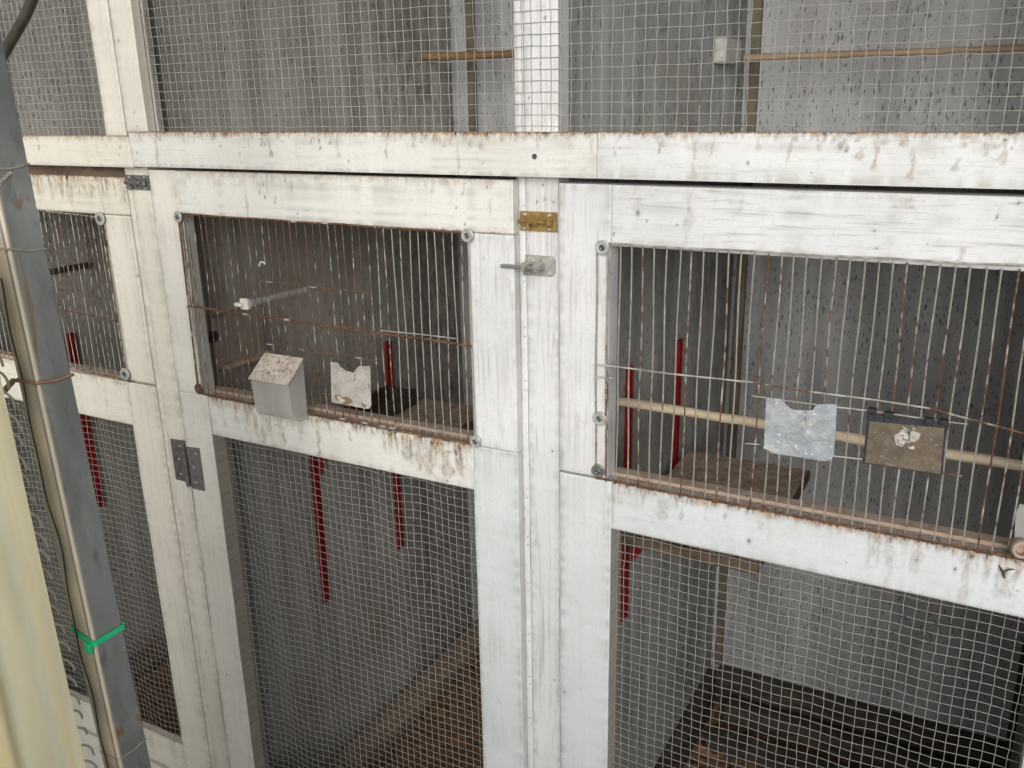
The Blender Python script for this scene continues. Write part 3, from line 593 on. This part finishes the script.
# ------------------------------------------------------------------ ironmongery on the posts
def bolt(name, label, x0, x1, z0, z1, yp, mat, rod=None, drop=0.):
    oy = .0195 if rod else .0055; sh = 0 if rod else .013
    t = thing(name, label, 'bolt', ((x0+x1)/2, yp, z0), 'sliding bolts on the posts')
    w_, h_ = x1-x0, z1-z0; zc = (z0+z1)/2
    c = .18*h_
    pts = [(x0, yp, z0), (x1-c, yp, z0), (x1, yp, z0+c), (x1, yp, z1-c), (x1-c, yp, z1), (x0, yp, z1)] if drop else [(x0, yp, z0), (x1, yp, z0), (x1, yp, z1), (x0, yp, z1)]
    MB().slab(pts, (0, -1, 0), .0018).build('back_plate', mat, t)
    b = MB()
    for k in (.12, .46, .82) if not rod else (.16, .56):
        xx = x0+w_*k; b.tube([(xx+.0015*s_, yp-.0018-(oy-.0005)*math.sin(a)**.6, zc+.006*math.cos(a)) for a in np.linspace(0, math.pi, 9) for s_ in (0,)], .0016, 6)
        b.box(np.array((xx-.004, yp-oy-.002, zc-.0055)), np.array((xx+.004, yp-.0018, zc+.0055)), .0018)
    b.build('keeper', mat, t)
    xe = rod if rod else x0+.001
    sl = MB().tube([(xe, yp-oy, zc), (xe+.001, yp-oy, zc), (x0+w_*.75, yp-oy, zc)], [.0021, .0026, .0026] if rod else [.0028, .0034, .0034], 10).build('sliding_rod', RODM if rod else mat, t)
    MB().tube([(x0+w_*.30, yp-oy, zc), (x0+w_*.30, yp-oy-.006, zc-.003), (x0+w_*.32, yp-oy-.007, zc-.008)], [.0026, .0022, .003], 8).build('knob', STEEL if rod else mat, sl)
    for (a, d) in ((.14, .16), (.14, .84), (.8, .16), (.8, .84)):
        MB().lathe((x0+w_*a, yp-.0018, z0+h_*d), (0, -1, 0), [(-.001, .0021), (.0003, .0023), (.0008, .0015), (.0003, .0006)], 10).build('screw', ZINC, t)
    return t
bt = bolt('barrel_bolt', 'tarnished brass barrel bolt on the white post', -.530, -.479, -.1585, -.1345, -.0005, BRASS)
bolt('barrel_bolt', 'grey zinc barrel bolt with rod reaching the door, below the brass bolt', -.5235, -.4815, -.214, -.1885, -.0005, ZINC, rod=-.5485, drop=1)
bolt('barrel_bolt', 'grey bolt at the top of the cream post beside the left door', -1.239, -1.186, -.129, -.106, -.0005, STEEL)
t = thing('hinge', 'rusty steel butt hinge between cream post and lower door', 'hinge', (-1.183, 0, -.629))
def leaf(x0, x1, yp, name, wear):
    l = MB().slab([(x0, yp, -.629), (x1, yp, -.6285), (x1, yp, -.5505), (x0, yp, -.5525)], (0, -1, 0), .0018, wear).build(name, STEEL, t)
    for z in (-.562, -.588, -.616): MB().lathe(((x0+x1)/2+.006*math.sin(z*300), yp-.0018, z), (0, -1, 0), [(-.001, .0022), (.0004, .0024), (.0009, .0015), (.0004, .0006)], 10).build('screw', ZINC if name == 'leaf' else WASH, l)
leaf(-1.2225, -1.187, -.0005, 'leaf', (.12, 0, 0)); leaf(-1.1665, -1.138, YD-.0004, 'leaf', (0, 0, .12))
MB().tube([(-1.1795, -.0125, -.629), (-1.1795, -.0125, -.5505)], .0042, 12).build('knuckle', STEEL, t)

# ------------------------------------------------------------------ things hung on the bars
# seed hopper
xa, xb = -.962, -.889; yo = YD-.0045
prof = [(yo, -.3655), (yo-.036, -.394), (yo-.0345, -.420)]+[(yo-.0130-.0205*math.cos(a), -.436-.0215*math.sin(a)) for a in np.linspace(.15, math.pi/2, 8)]+[(yo, -.4575)]
t = thing('seed_hopper', 'cloudy clear plastic seed hopper with dirty sloping lid', 'feeder', ((xa+xb)/2, yo, -.4575))
mb = MB(); th = .0014
def shell(xs, pf, inset): return [(xs, y_+inset*.0 if k in (0, len(pf)-1) else y_, z_) for k, (y_, z_) in enumerate(pf)]
P0 = [(xa, y_, z_) for y_, z_ in prof]; P1 = [(xb, y_, z_) for y_, z_ in prof]; n_ = len(prof)
mb.slab(P0, (1, 0, 0), th); mb.slab(P1, (-1, 0, 0), th)
for k in range(1, n_-1):
    a, b = np.array(P0[k]), np.array(P0[k+1]); c_, d_ = np.array(P1[k+1]), np.array(P1[k])
    nr = np.cross(b-a, d_-a); nr /= np.linalg.norm(nr); cen = np.array([(xa+xb)/2, yo-.015, -.42]); nr *= np.sign((cen-a)@nr)
    mb.slab([a, b, c_, d_], nr, th)
mb.slab([(xa, yo, -.4575), (xb, yo, -.4575), (xb, yo, -.37), (xa, yo, -.37)], (0, -1, 0), th)
mb.build('hopper_body', HOPPER, t, angle=35)
u_ = np.array([0, -.036, -.0285]); u_ /= np.linalg.norm(u_); nu = np.array([0, u_[2], -u_[1]]); nu *= np.sign(nu[2])
L0 = np.array([xa-.0015, yo+.001, -.3645]); L1 = np.array([xb+.0012, yo+.001, -.3645]); ln = .0495
mb = MB(); mb.slab([L0, L1, L1+u_*ln, L0+u_*ln+np.array([-.001, 0, 0])], nu, .0022, (0, 0, .0))
mb.build('lid', LIDM, t)
r = np.random.default_rng(5); mb = MB()
for k in range(60):
    q = L0+(L1-L0)*r.uniform(.06, .94)+u_*ln*r.uniform(.06, .94)+nu*.0022; s_ = r.uniform(.0008, .0028)
    ang = np.linspace(0, 2*math.pi, 8)[:-1]
    mb.slab([q+np.array([1, 0, 0])*s_*math.cos(a)*r.uniform(.6, 1.3)+u_*s_*math.sin(a)*r.uniform(.6, 1.5) for a in ang], nu, .0007, ((.0, .35, .0) if r.random() < .45 else (0, 0, .6)))
mb.build('droppings', LIDM, bpy.data.objects['lid'])
def plate(name, label, outline, mat, cat, bulge=.002, y=YD-.0058, wear=None, group=None):
    pts = np.array([at(u, v, 1, y) for u, v in outline]); cen = pts.mean(0)
    o = thing(name, label, cat, (cen[0], y, pts[:, 2].min()), group)
    return o, pts
def filled(pts, th, mat, name, parent, wearf=None, n=46, bend=None):
    """plate with a grid surface cut to the outline, both faces and a rim"""
    mn, mx = pts.min(0), pts.max(0); mb = MB(); mb.slab(pts, (0, -1, 0), th)
    o = mb.build(name, mat, parent, angle=30); return o
t, pts = plate('feeding_hole_plate', 'stained metal plate with notched top beside the seed hopper', [(331, 362), (338, 362.5), (341, 367), (347, 371), (354, 372.5), (357, 368), (360.5, 365.5), (364, 366), (370.5, 366), (371.5, 405), (369.5, 408.5), (366, 408.5), (332, 402)], GALVW, 'metal plate')
filled(pts, .001, GALVW, 'plate', t)
r = np.random.default_rng(8); mb = MB()
def blob(mb, u, v, rad, y, wear, asp=1., th=.0005):
    c = at(u, v, 1, y); ph = r.uniform(0, 6, 3)
    ang = np.linspace(0, 2*math.pi, 15)[:-1]; rr2 = rad*(1+.28*np.sin(2*ang+ph[0])+.2*np.sin(3*ang+ph[1])+.14*np.sin(5*ang+ph[2]))
    mb.slab([c+np.array([math.cos(a)*q*asp, 0, math.sin(a)*q]) for a, q in zip(ang, rr2)], (0, -1, 0), th, wear)
yq = YD-.0058-.001
for k, (u, v, rad, asp, wr) in enumerate(((344, 400, .008, 1.6, .75), (364, 404, .004, 1.2, .75), (369, 386, .002, .6, .75), (341, 399.5, .0045, 1.3, 0), (365, 402.5, .0028, 1.2, 0))):
    m1 = MB(); blob(m1, u, v, rad, yq-.0001*(k+1), (wr, 0, 0 if wr else .8), asp); m1.build('rust_mark' if wr else 'paint_splash', GALVW, bpy.data.objects['plate'])
MB().tube([at(355, 381, 1, yq), at(354.8, 375, 1, yq), at(357.5, 369, 1, yq)], .0006, 6, (.0, .6, 0)).build('bent_lip', GALVW, bpy.data.objects['plate'])

t, pts = plate('feeding_hole_plate', 'crumpled pale galvanised plate over the right feeding hole', [(766.5, 397), (774, 398.5), (779, 398), (784, 401), (787.5, 406), (793, 409.5), (805, 410), (813, 410), (816, 405.5), (821, 404), (836.5, 404), (837, 407), (834, 455), (831, 460), (823, 461), (800, 457), (772, 453), (764, 448)], GALV, 'metal plate')
pl = filled(pts, .001, GALV, 'plate', t); r = np.random.default_rng(9); mb = MB()
for k in range(26):
    u, v = r.uniform(769, 830), r.uniform(409, 453); blob(mb, u, v, r.uniform(.001, .0042), yq-.00002*(k+1), (.0, .0, r.uniform(.1, .75)) if r.random() < .75 else (.08, .05, 0), r.uniform(.5, 1.1), .0004)
blob(mb, 773, 404, .004, yq, (.3, 0, .2), .7); blob(mb, 771, 448, .004, yq, (0, 0, .8), 2.0)
mb.build('splash', GALV, pl)
MB().tube([at(805, 428, 1, yq), at(805.5, 412, 1, yq), at(805.5, 404, 1, yq+.003)], .0006, 6).build('hook_wire', STEEL, pl)

t, pts = plate('feeder_flap', 'black framed flap caked with brown dust and one white splash', [(867.5, 413), (947, 421.5), (942.5, 474.5), (863, 462.5)], BLACK, 'feeder flap')
mb = MB(); mb.slab(pts, (0, -1, 0), .0022); fr = mb.build('frame', BLACK, t)
cen = pts.mean(0); inner = cen+(pts-cen)*.945; inner[:, 1] -= .0022
inner[0] = at(870, 421, 1, inner[0, 1]); inner[1] = at(944.5, 428, 1, inner[1, 1])
pn = MB().slab(inner, (0, -1, 0), .0012).build('dusty_panel', CARD, t); mb = MB(); r = np.random.default_rng(3); yy = inner[0, 1]-.0012
blob(mb, 906, 437, .0095, yy, (0, 0, .62), 1.1, .0004)
for k in range(70):
    a = r.uniform(0, 6.28); q = abs(r.normal(0, 7)); blob(mb, 906+q*math.cos(a), 437+q*math.sin(a), r.uniform(.0006, .0022), yy-.00001*(k+1), (0, 0, r.uniform(.2, .95)), 1, .0003)
for k in range(30): blob(mb, r.uniform(870, 942), r.uniform(428, 466), r.uniform(.0006, .0014), yy-.00001*(k+80), (0, r.uniform(.1, .5), r.uniform(0, .3)), 1, .0002)
mb.build('white_splash', CARD, pn)
MB().tube([at(911, 425, 1, yy), at(909, 441, 1, yy-.001)], .0006, 6).build('pin', STEEL, pn)
for (u, v) in ((872.5, 409.5), (889, 413.5), (929.5, 419.5), (944, 421)):
    c = at(u, v, 1, pts[0, 1]); MB().box(c+[-.0045, -.006, -.0028], c+[.0045, .002, .0025], .0008).box(c+[-.0042, -.003, -.012], c+[-.0018, -.001, -.001], .0005).box(c+[.0018, -.003, -.012], c+[.0042, -.001, -.001], .0005).build('hook', BLACK, fr)

# tan holder at the frame edge
p = at(1020, 548, 1, YD-.006)
t = thing('perch_holder', 'tan plastic perch cup at the right end of the bars', 'perch holder', (p[0], p[1], p[2]-.008))
MB().lathe(p+[0, .004, 0], (.15, -1, .1), [(0, .0085), (.002, .010), (.010, .010), (.012, .0085), (.012, .006), (.004, .0055)], 18).build('cup', WHITEP if False else TAN, t)
MB().slab([p+[-.006, .006, .006], p+[.008, .006, .006], p+[.012, .008, .042], p+[-.006, .008, .045], p+[-.0085, .008, .035]], (0, 1, 0), .0015).build('clear_shield', CLEARP, t)

# plastic perch clipped to the middle bars
p = at(245.5, 304, 1, YD-.005); p2 = at(305, 290, 0, p[0]+.012)
t = thing('clip_perch', 'clear plastic perch with white clip through the middle bars', 'perch', p)
MB().tube([p+[.004, .004, 0], p+[.006, .03, 0], p2], [.0062, .006, .0055], 12).build('tube', CLEARP, t)
MB().box(p+[-.0085, -.004, -.0085], p+[.0075, .004, .0085], .0015).box(p+[-.015, -.010, -.0035], p+[.000, -.003, .0025], .0015).build('clip', WHITEP, t)
p = at(262, 264, 1, YD-.0035)
o = MB().tube([p+[-.005, 0, -.004], p+[-.005, 0, 0], p+[-.002, 0, .003], p+[.003, 0, .003], p+[.007, 0, 0]], .0014, 6).build('wire_clip', WHITEP); tag(o, 'small white clip hooked on the middle bars above the perch', 'clip')

r = np.random.default_rng(77); mb = MB()
for (u, v) in [(930+r.normal(0, 13), 628+r.normal(0, 9)) for _ in range(16)]+[(968, 626), (1008, 632), (1016, 640), (893, 634), (905, 648)]:
    c = at(u, v, 1, YDB-.001); a = r.uniform(.2, 1.5); l = r.uniform(.0015, .005); dvec = np.array([math.cos(a), .3, -math.sin(a)])*l
    mb.tube([c-dvec, c+np.array([r.normal(0, .0006), 0, 0]), c+dvec], [.0004, .0009, .0003], 5, (0, .85, 0))
o = mb.build('debris', DARKWOOD); tag(o, 'dark droppings and chaff caught in the right lower mesh', 'debris'); o['kind'] = 'stuff'
c = at(1002, 571, 1, YD-.001); o = MB().tube([c+[-.004, 0, .006], c+[.001, -.002, 0], c+[.003, -.001, -.007]], [.0006, .0016, .001], 6).tube([c+[.001, -.002, 0], c+[.007, -.003, .005], c+[.011, -.002, .0055]], [.001, .0008, .0005], 6).build('twig', DARKWOOD)
tag(o, 'dark forked bit of twig stuck on the right lower door rail', 'twig')
# ------------------------------------------------------------------ inside the cages
def perch(a, b, r_, mat, label, seed):
    rr = np.random.default_rng(seed); k = np.linspace(0, 1, 24)[:, None]
    P = np.array(a)+(np.array(b)-np.array(a))*k+np.cumsum(rr.normal(0, .00044, (24, 3)), 0)*[0, 1, 1]
    return tag(MB().tube(P, r_*(1+.05*rr.normal(size=24)), 12).build('perch', mat), label, 'perch', 'perches across the cages')
perch((-.485, .224, -.447), (.154, .224, -.455), .0073, PERCHW, 'pale wooden perch behind the two metal flaps', 1)
perch((-.455, .739, .0605), (.154, .739, .0555), .0062, PERCHM, 'thin wooden perch in the upper right cage, on a pale block', 2)
perch((-1.158, .745, .087), (-.513, .745, .082), .0085, PERCHD, 'brown wooden perch in the upper middle cage', 3)
o = MB().box(np.array((-.485, .642, .050)), np.array((-.462, .745, .092)), .003).build('perch_block', GREYP); tag(o, 'dull pale block holding the upper right perch on the wall', 'bracket')

def bracket(x, y, zt, zb, zs, ln, label):
    t = thing('shelf_bracket', label, 'shelf bracket', (x, y, zb), 'red shelf brackets on the dividing walls')
    mb = MB().box(np.array((x+.0004, y-.0105, zb)), np.array((x+.004, y+.0105, zt)), .001)
    for s_ in (-1, 1): mb.box(np.array((x+.0042, y+s_*.0092-.0013, zb)), np.array((x+.0065, y+s_*.0092+.0013, zt)), .0006)
    mb.build('upright', RED, t)
    th = .0015
    MB().slab([(x+.0135, y-.002, zs-.001), (x+ln, y-.002, zs-.001), (x+ln, y-.002, zs-.012), (x+ln*.62, y-.002, zs-.045), (x+.0135, y-.002, zs-.075)], (0, 1, 0), .004).build('arm', RED, t)
    return t
ZS = -.645; ZL = -.635
bracket(-.485, .262, -.402, -.85, ZS-.020, .055, 'near red bracket on the wall of the right cage')
bracket(-.485, .508, -.418, -.83, ZS-.020, .05, 'far red bracket on the wall of the right cage')
bracket(-1.158, .278, ZL+.01, -1.008, ZL-.020, .04, 'near, longer red bracket below the seed hopper')
bracket(-1.158, .548, -.505, -1.010, ZL-.020, .02, 'far, shorter looking red bracket of the middle cage')
pb = at(97, 508, 0, -1.895); pa = at(82, 410, 0, -1.895); pt = at(72, 332, 0, -1.895)
bracket(-1.895, (pb[1]+pt[1])/2, pt[2], pb[2], ZS-.020, .03, 'red bracket in the left cage, right beside the steel post')
def shelf(x0, x1, y0, y1, ZS, label):
    mb = MB(); mb.box(np.array((x0, y0, ZS-.019)), np.array((x1, y1, ZS)), .0015)
    rr = np.random.default_rng(int(abs(x0)*1000)); nx = ny = 40
    X, Y = np.meshgrid(np.linspace(x0+.003, x1-.003, nx), np.linspace(y0+.003, y1-.003, ny)); 
    s = mb.build('shelf', BROWNWOOD); tag(s, label, 'shelf', 'wooden shelves on red brackets')
    mb2 = MB(); Zs = ZS+.0008+np.abs(.0012*rr.normal(size=X.shape))
    mb2.add(np.stack([X, Y, Zs], -1).reshape(-1, 3), [(j*nx+i, j*nx+i+1, (j+1)*nx+i+1, (j+1)*nx+i) for j in range(ny-1) for i in range(nx-1)])
    mb2.build('litter', SHLIT, s); return s
shelf(-.471, -.247, .178, .555, ZS, 'brown dirty shelf board behind the right bars')
shelf(-1.144, -.91, .30, .575, ZL, 'brown littered shelf board behind the middle bars')
t = thing('nest_tray', 'dark wooden tray on the shelf of the middle cage', 'tray', (-1.117, .41, ZL+.003))
for (a, b, nm) in (((-1.138, .31, ZL+.003), (-1.073, .525, ZL+.008), 'bottom'), ((-1.078, .311, ZL+.0083), (-1.070, .524, ZL+.040), 'side'), ((-1.143, .311, ZL+.0083), (-1.135, .524, ZL+.040), 'side'), ((-1.1345, .517, ZL+.0083), (-1.0785, .524, ZL+.036), 'end'), ((-1.1345, .311, ZL+.0083), (-1.0785, .318, ZL+.036), 'end')):
    MB().box(np.array(a), np.array(b), .001).build(nm, DARKWOOD, t)
# nest board with hole on the left wall of the middle cage
a = at(207, 318, 0, -1.168); 
t = thing('nest_box', 'grey brown nest box with round hole on the left wall behind the bars', 'nest box', (-1.15, .10, -.425))
MB().box(np.array((-1.1575, .05, -.432)), np.array((-1.140, .165, -.342)), .002).build('box', INNERW, t)
hp = at(213.5, 337, 0, -1.140)
MB().lathe(hp, (1, 0, 0), [(-.001, .0105), (.0006, .0105), (.0008, .009), (.0004, .006)], 18).build('entrance_hole', BLACK, t)
MB().box(np.array((-1.1398, .055, -.4315)), np.array((-1.12, .16, -.424)), .001).build('ledge', TAN, t)
# floor timbers
def plank(a, b, mat, label, name='floor_plank'): return tag(MB().box(np.array(a), np.array(b), .002).build(name, mat), label, 'plank', 'boards lying along the cage floors')
plank((-1.142, .06, -1.402), (-1.075, .855, -1.372), LEDGE, 'brown plank on the floor along the middle cage wall')
plank((-1.872, .06, -1.402), (-1.80, .855, -1.385), BROWNWOOD, 'brown plank on the floor of the left cage')
plank((-.4845, .06, -1.402), (-.462, .835, -1.305), DARKWOOD, 'dark skirting board along the side wall of the right lower cage', 'skirting_board')
plank((-.461, .838, -1.402), (.1535, .8595, -1.302), DARKWOOD, 'dark skirting board along the back of the right lower cage', 'skirting_board')
plank((-.43, .775, -1.402), (.152, .815, -1.352), DARKWOOD, 'lighter batten lying before the dark back skirting')
plank((-.44, .67, -1.402), (.152, .72, -1.372), DARKWOOD, 'dark batten lying foremost on the right cage floor')
# dark slot rail on the left cage wall
a = at(50, 272, 0, -1.89); b = at(88, 264, 0, -1.89)
o = MB().box(np.array((-1.8945, a[1], a[2]-.006)), np.array((-1.885, b[1], a[2]+.006)), .001).build('slot_strip', DARKWOOD); tag(o, 'dark horizontal strip on the end wall of the left cage', 'strip')

# ------------------------------------------------------------------ foreground: steel post, ties, sheet, hose
PX, PY, PW, PWX = -.784, -.50, .036, .030           # front right edge of the tube at z = -.266
SL = .045                                             # lean
def px_(z): return PX+SL*(-.266-z)
mb = MB(); zs = np.arange(-1.5, .9001, .004); rr = np.random.default_rng(17)
def face(fn, nu_, wf):
    us = np.linspace(0, 1, nu_); V = np.array([[fn(u, z) for u in us] for z in zs]); n = nu_
    Wt = np.array([[wf(u, z) for u in us] for z in zs])
    mb.add(V.reshape(-1, 3), [(j*n+i, j*n+i+1, (j+1)*n+i+1, (j+1)*n+i) for j in range(len(zs)-1) for i in range(n-1)], Wt.reshape(-1, 3))
cv = .0016
def outline():
    o = []
    for (cx, cy, a0) in ((-cv, cv, -90), (-cv, PW-cv, 0), (-PWX+cv, PW-cv, 90), (-PWX+cv, cv, 180)):
        for k in range(4): a = math.radians(a0+30*k); o.append((cx+cv*math.cos(a), cy+cv*math.sin(a)))
    return o
OL = outline(); fine = []
for k in range(len(OL)):
    a, b = np.array(OL[k]), np.array(OL[(k+1) % len(OL)]); m = max(1, int(np.linalg.norm(b-a)/.0025))
    for q in range(m): fine.append(a+(b-a)*q/m)
fine = np.array(fine); nf = len(fine)
def pw(x, y, z):
    r_ = 0.; b_ = 0.; g_ = 0.
    # rust runs under the first tie and down the near edge
    if -.34 < z < -.118:
        f_ = min(1, (-.118-z)/.012)*min(1, (z+.34)/.12); r_ = max(r_, .62*f_*math.exp(-((y-.007-.002*math.sin(z*31))/(.0040+.002*math.sin(z*60)))**2))
    r_ = max(r_, .62*math.exp(-((z+.083-.004*math.sin(y*300))/.009)**2)*(.25+.75*(y > .012))*(.8+.2*math.sin(y*700)))
    r_ = max(r_, .75*math.exp(-((z+.645-.003*math.sin(y*260))/.011)**2)*(.6+.4*math.sin(y*190+1)))
    r_ = max(r_, .5*math.exp(-(((z+.40)/.02)**2+((y-.02)/.003)**2)))
    if x < -.006: b_ = .9*(.75+.25*math.sin(z*55)*math.sin(z*17)); r_ = max(r_, .12+.3*math.sin(z*23)*math.sin(z*61+1))
    if y < .003 and x > -.004: b_ = max(b_, .85)  # cream highlight painted along the near corner edge
    g_ = .5*math.exp(-(((z+.44)/.007)**2+((y-.022)/.0025)**2))+.45*math.exp(-(((z+.09)/.0015)**2+((y-.02)/.006)**2))
    return (r_, g_, b_)
V = []; Wt = []
for z in zs:
    for (x, y) in fine: V.append((px_(z)+x, PY+y, z)); Wt.append(pw(x, y, z))
n = nf; fs = [(j*n+i, j*n+(i+1) % n, (j+1)*n+(i+1) % n, (j+1)*n+i) for j in range(len(zs)-1) for i in range(n)]
fs += [tuple(range(n))[::-1], tuple((len(zs)-1)*n+i for i in range(n))]
mb.add(V, fs, Wt)
mp = mb.build('steel_post', POSTM, None, angle=30); tag(mp, 'square grey steel post with rust marks standing before the left cages', 'post')

def loop_pts(z, dz=0., g_=.0012, tilt=0.):
    """closed path round the post at height z"""
    c = []
    for (x, y) in fine:
        nx_, ny_ = (x+PWX/2), (y-PW/2); l = math.hypot(nx_, ny_); zz = z+dz*(-x/PWX)+tilt*(y/PW)
        c.append((px_(zz)+x+nx_/l*g_, PY+y+ny_/l*g_, zz))
    return np.array(c+[c[0]])
def pzc(v, u): return at(u, v, 1, PY)[2]
# green cable tie
zt = pzc(639, 82); lp = loop_pts(zt, .010, .0012)
mb = MB(); hw = .0031
V = np.concatenate([lp+[0, 0, hw], lp-[0, 0, hw]]); lo = loop_pts(zt, .010, .0024); V = np.concatenate([V, lo+[0, 0, hw], lo-[0, 0, hw]]); m = len(lp)
fs = []
for i in range(m-1): fs += [(2*m+i, 3*m+i, 3*m+i+1, 2*m+i+1), (i, 2*m+i, 2*m+i+1, i+1), (m+i, m+i+1, 3*m+i+1, 3*m+i), (i, i+1, m+i+1, m+i)]
mb.add(V, fs)
t = thing('cable_tie', 'bright green cable tie pulled round the steel post', 'cable tie', (px_(zt), PY, zt))
mb.build('strap', GREENP, t)
hc = np.array([px_(zt)-.0035, PY-.0035, zt-.002]); mb = MB().box(hc+[-.0045, -.003, -.0045], hc+[.0045, .002, .0035], .0008)
for k in range(4): mb.box(hc+[-.0042+k*.0022, -.0026, -.0075], hc+[-.0028+k*.0022, .001, -.0044], .0003)
mb.build('head', GREENP, t)
def tie(z, mat, label, rad, dz=0., tilt=0., twist=None, part=None):
    t = thing('wire_tie', label, 'wire tie', (px_(z), PY, z), 'wire ties round the steel post')
    lp = loop_pts(z, dz, rad*.9, tilt); lp[:, 2] += .0008*np.sin(np.arange(len(lp))*.5)
    MB().tube(lp, rad, 6).build('loop', mat, t)
    if twist is not None:
        q = np.array(twist); k = np.linspace(0, 1, 40); 
        for ph in (0, math.pi):
            MB().tube(np.stack([q[0]+.0016*np.cos(k*18+ph), q[1]-k*.012, q[2]-.008*k+.0016*np.sin(k*18+ph)], -1), rad*.9, 6).build('twisted_end', mat, t)
    return t
tie(pzc(173, 3)+.002, TIEW, 'grey wire tie at the top of the steel post, above the rust', .0011, 0, .002, (px_(0)+.002, PY+.017, pzc(173, 3)-.002))
tie(pzc(250, 14), TIEW, 'pale wire tie second from the top of the steel post', .0012, 0, -.006, (px_(0)-.012, PY-.003, pzc(250, 14)))
tie(pzc(384, 40), COPPER, 'thick rusty wire tie in the middle of the steel post', .0018, 0, -.002, (px_(0)-.02, PY-.003, pzc(384, 40)))
tie(pzc(757, 113), TIEW, 'thin pale wire round the rusty foot of the steel post', .0007)
# dark wire running down the front of the post
Z = np.linspace(-.15, -.75, 60); o = MB().tube(np.stack([px_(Z)-.019+.002*np.sin(Z*26)+.0012*np.sin(Z*71), np.full(60, PY-.003)+.001*np.sin(Z*40), Z], -1), .0009, 6).build('binding_wire', HOSE)
tag(o, 'thin dark wire snaking down the front of the steel post', 'wire')
# mesh edge with hooked ends
t = thing('mesh_edge', 'strip of wire mesh with hooked ends between plastic sheet and steel post', 'wire mesh', (-.80, -.56, -1.5))
mb = MB(); rr = np.random.default_rng(23)
xg = -.822
for i, z in enumerate(np.arange(-1.4, .6, .0205)):
    x = px_(z)-.020; h = rr.uniform(.8, 1.2); sgn = 1
    k = np.linspace(0, 1, 14)
    y = -.61+.095*np.sin(k*math.pi/2)**.8*(.97+.03*h); zz = z+.004*np.sin(k*3)-.020*h*np.clip((k-.5)/.5, 0, 1)**1.5
    mb.tube(np.stack([x+.003*np.sin(k*3+i), y, zz], -1), .0013, 6, (.1*rr.random(), 0, .75))
mb.build('hooked_wires', MESHW, t)
mb = MB()
for y in np.arange(-.66, -.54, .0145):
    Z = np.linspace(-1.45, .62, 60); mb.tube(np.stack([px_(Z)-.0225+.001*np.sin(Z*30+y*90), np.full(60, y), Z], -1), .0008, 5, (.2, 0, 0))
mb.build('upright_wires', MESHW, t)
# yellowed plastic sheet
e0 = at(0, 368, 0, -.765); e1 = at(85, 768, 0, -.750)
mb = MB(); ny = 160; ys = np.linspace(0, .46, ny); zs2 = np.linspace(-1.48, -.10, 60)
V = []; 
def sheet_pt(u, z, off):
    ye = e0[1]+(e1[1]-e0[1])*(z-e0[2])/(e1[2]-e0[2]); y = ye-u*.62
    fold = .0008*math.sin(u*46)+.0005*math.sin(u*170+z)+.010*math.exp(-((u-.088)/.012)**2)+.006*math.exp(-((u-.16)/.010)**2)
    return (-.765+.045*(-.266-z)+fold*.6+off-.38*u, y, z)
for off in (0, -.0016):
    for z in zs2:
        for u in ys: V.append(sheet_pt(u, z, off))
m = ny*len(zs2)
fs = [(j*ny+i, j*ny+i+1, (j+1)*ny+i+1, (j+1)*ny+i) for j in range(len(zs2)-1) for i in range(ny-1)]
fs += [tuple(q+m for q in f_[::-1]) for f_ in fs]
ring = [i for i in range(ny)]+[j*ny+ny-1 for j in range(1, len(zs2))]+[(len(zs2)-1)*ny+i for i in range(ny-2, -1, -1)]+[j*ny for j in range(len(zs2)-2, 0, -1)]
fs += [(ring[k], ring[(k+1) % len(ring)], m+ring[(k+1) % len(ring)], m+ring[k]) for k in range(len(ring))]
mb.add(V, fs)
tag(mb.build('plastic_sheet', SHEET, None, angle=60), 'yellowed translucent plastic sheet hanging at the lower left edge', 'plastic sheet')
# dark hose
a = at(-12, 82, 1, -.36); b = at(14, 36, 1, -.355); c_ = at(26, 16, 1, -.35); d = at(48, -40, 1, -.34); e_ = at(60, -110, 1, -.30)
K = np.linspace(0, 1, 30); ctl = np.array([a, b, c_, d, e_]); P = np.stack([np.interp(K*4, range(5), ctl[:, i]) for i in range(3)], -1)
for _ in range(6): P[1:-1] = (P[:-2]+2*P[1:-1]+P[2:])/4
tag(MB().tube(P, .0056, 12).build('hose', HOSE), 'dark hose curving past the upper left corner', 'hose')

for o in list(bpy.data.objects):
    if '_base' in o: del o['_base']
sc.render.engine = 'CYCLES'; sc.cycles.max_bounces = 10; sc.cycles.transparent_max_bounces = 16; sc.cycles.use_denoising = True
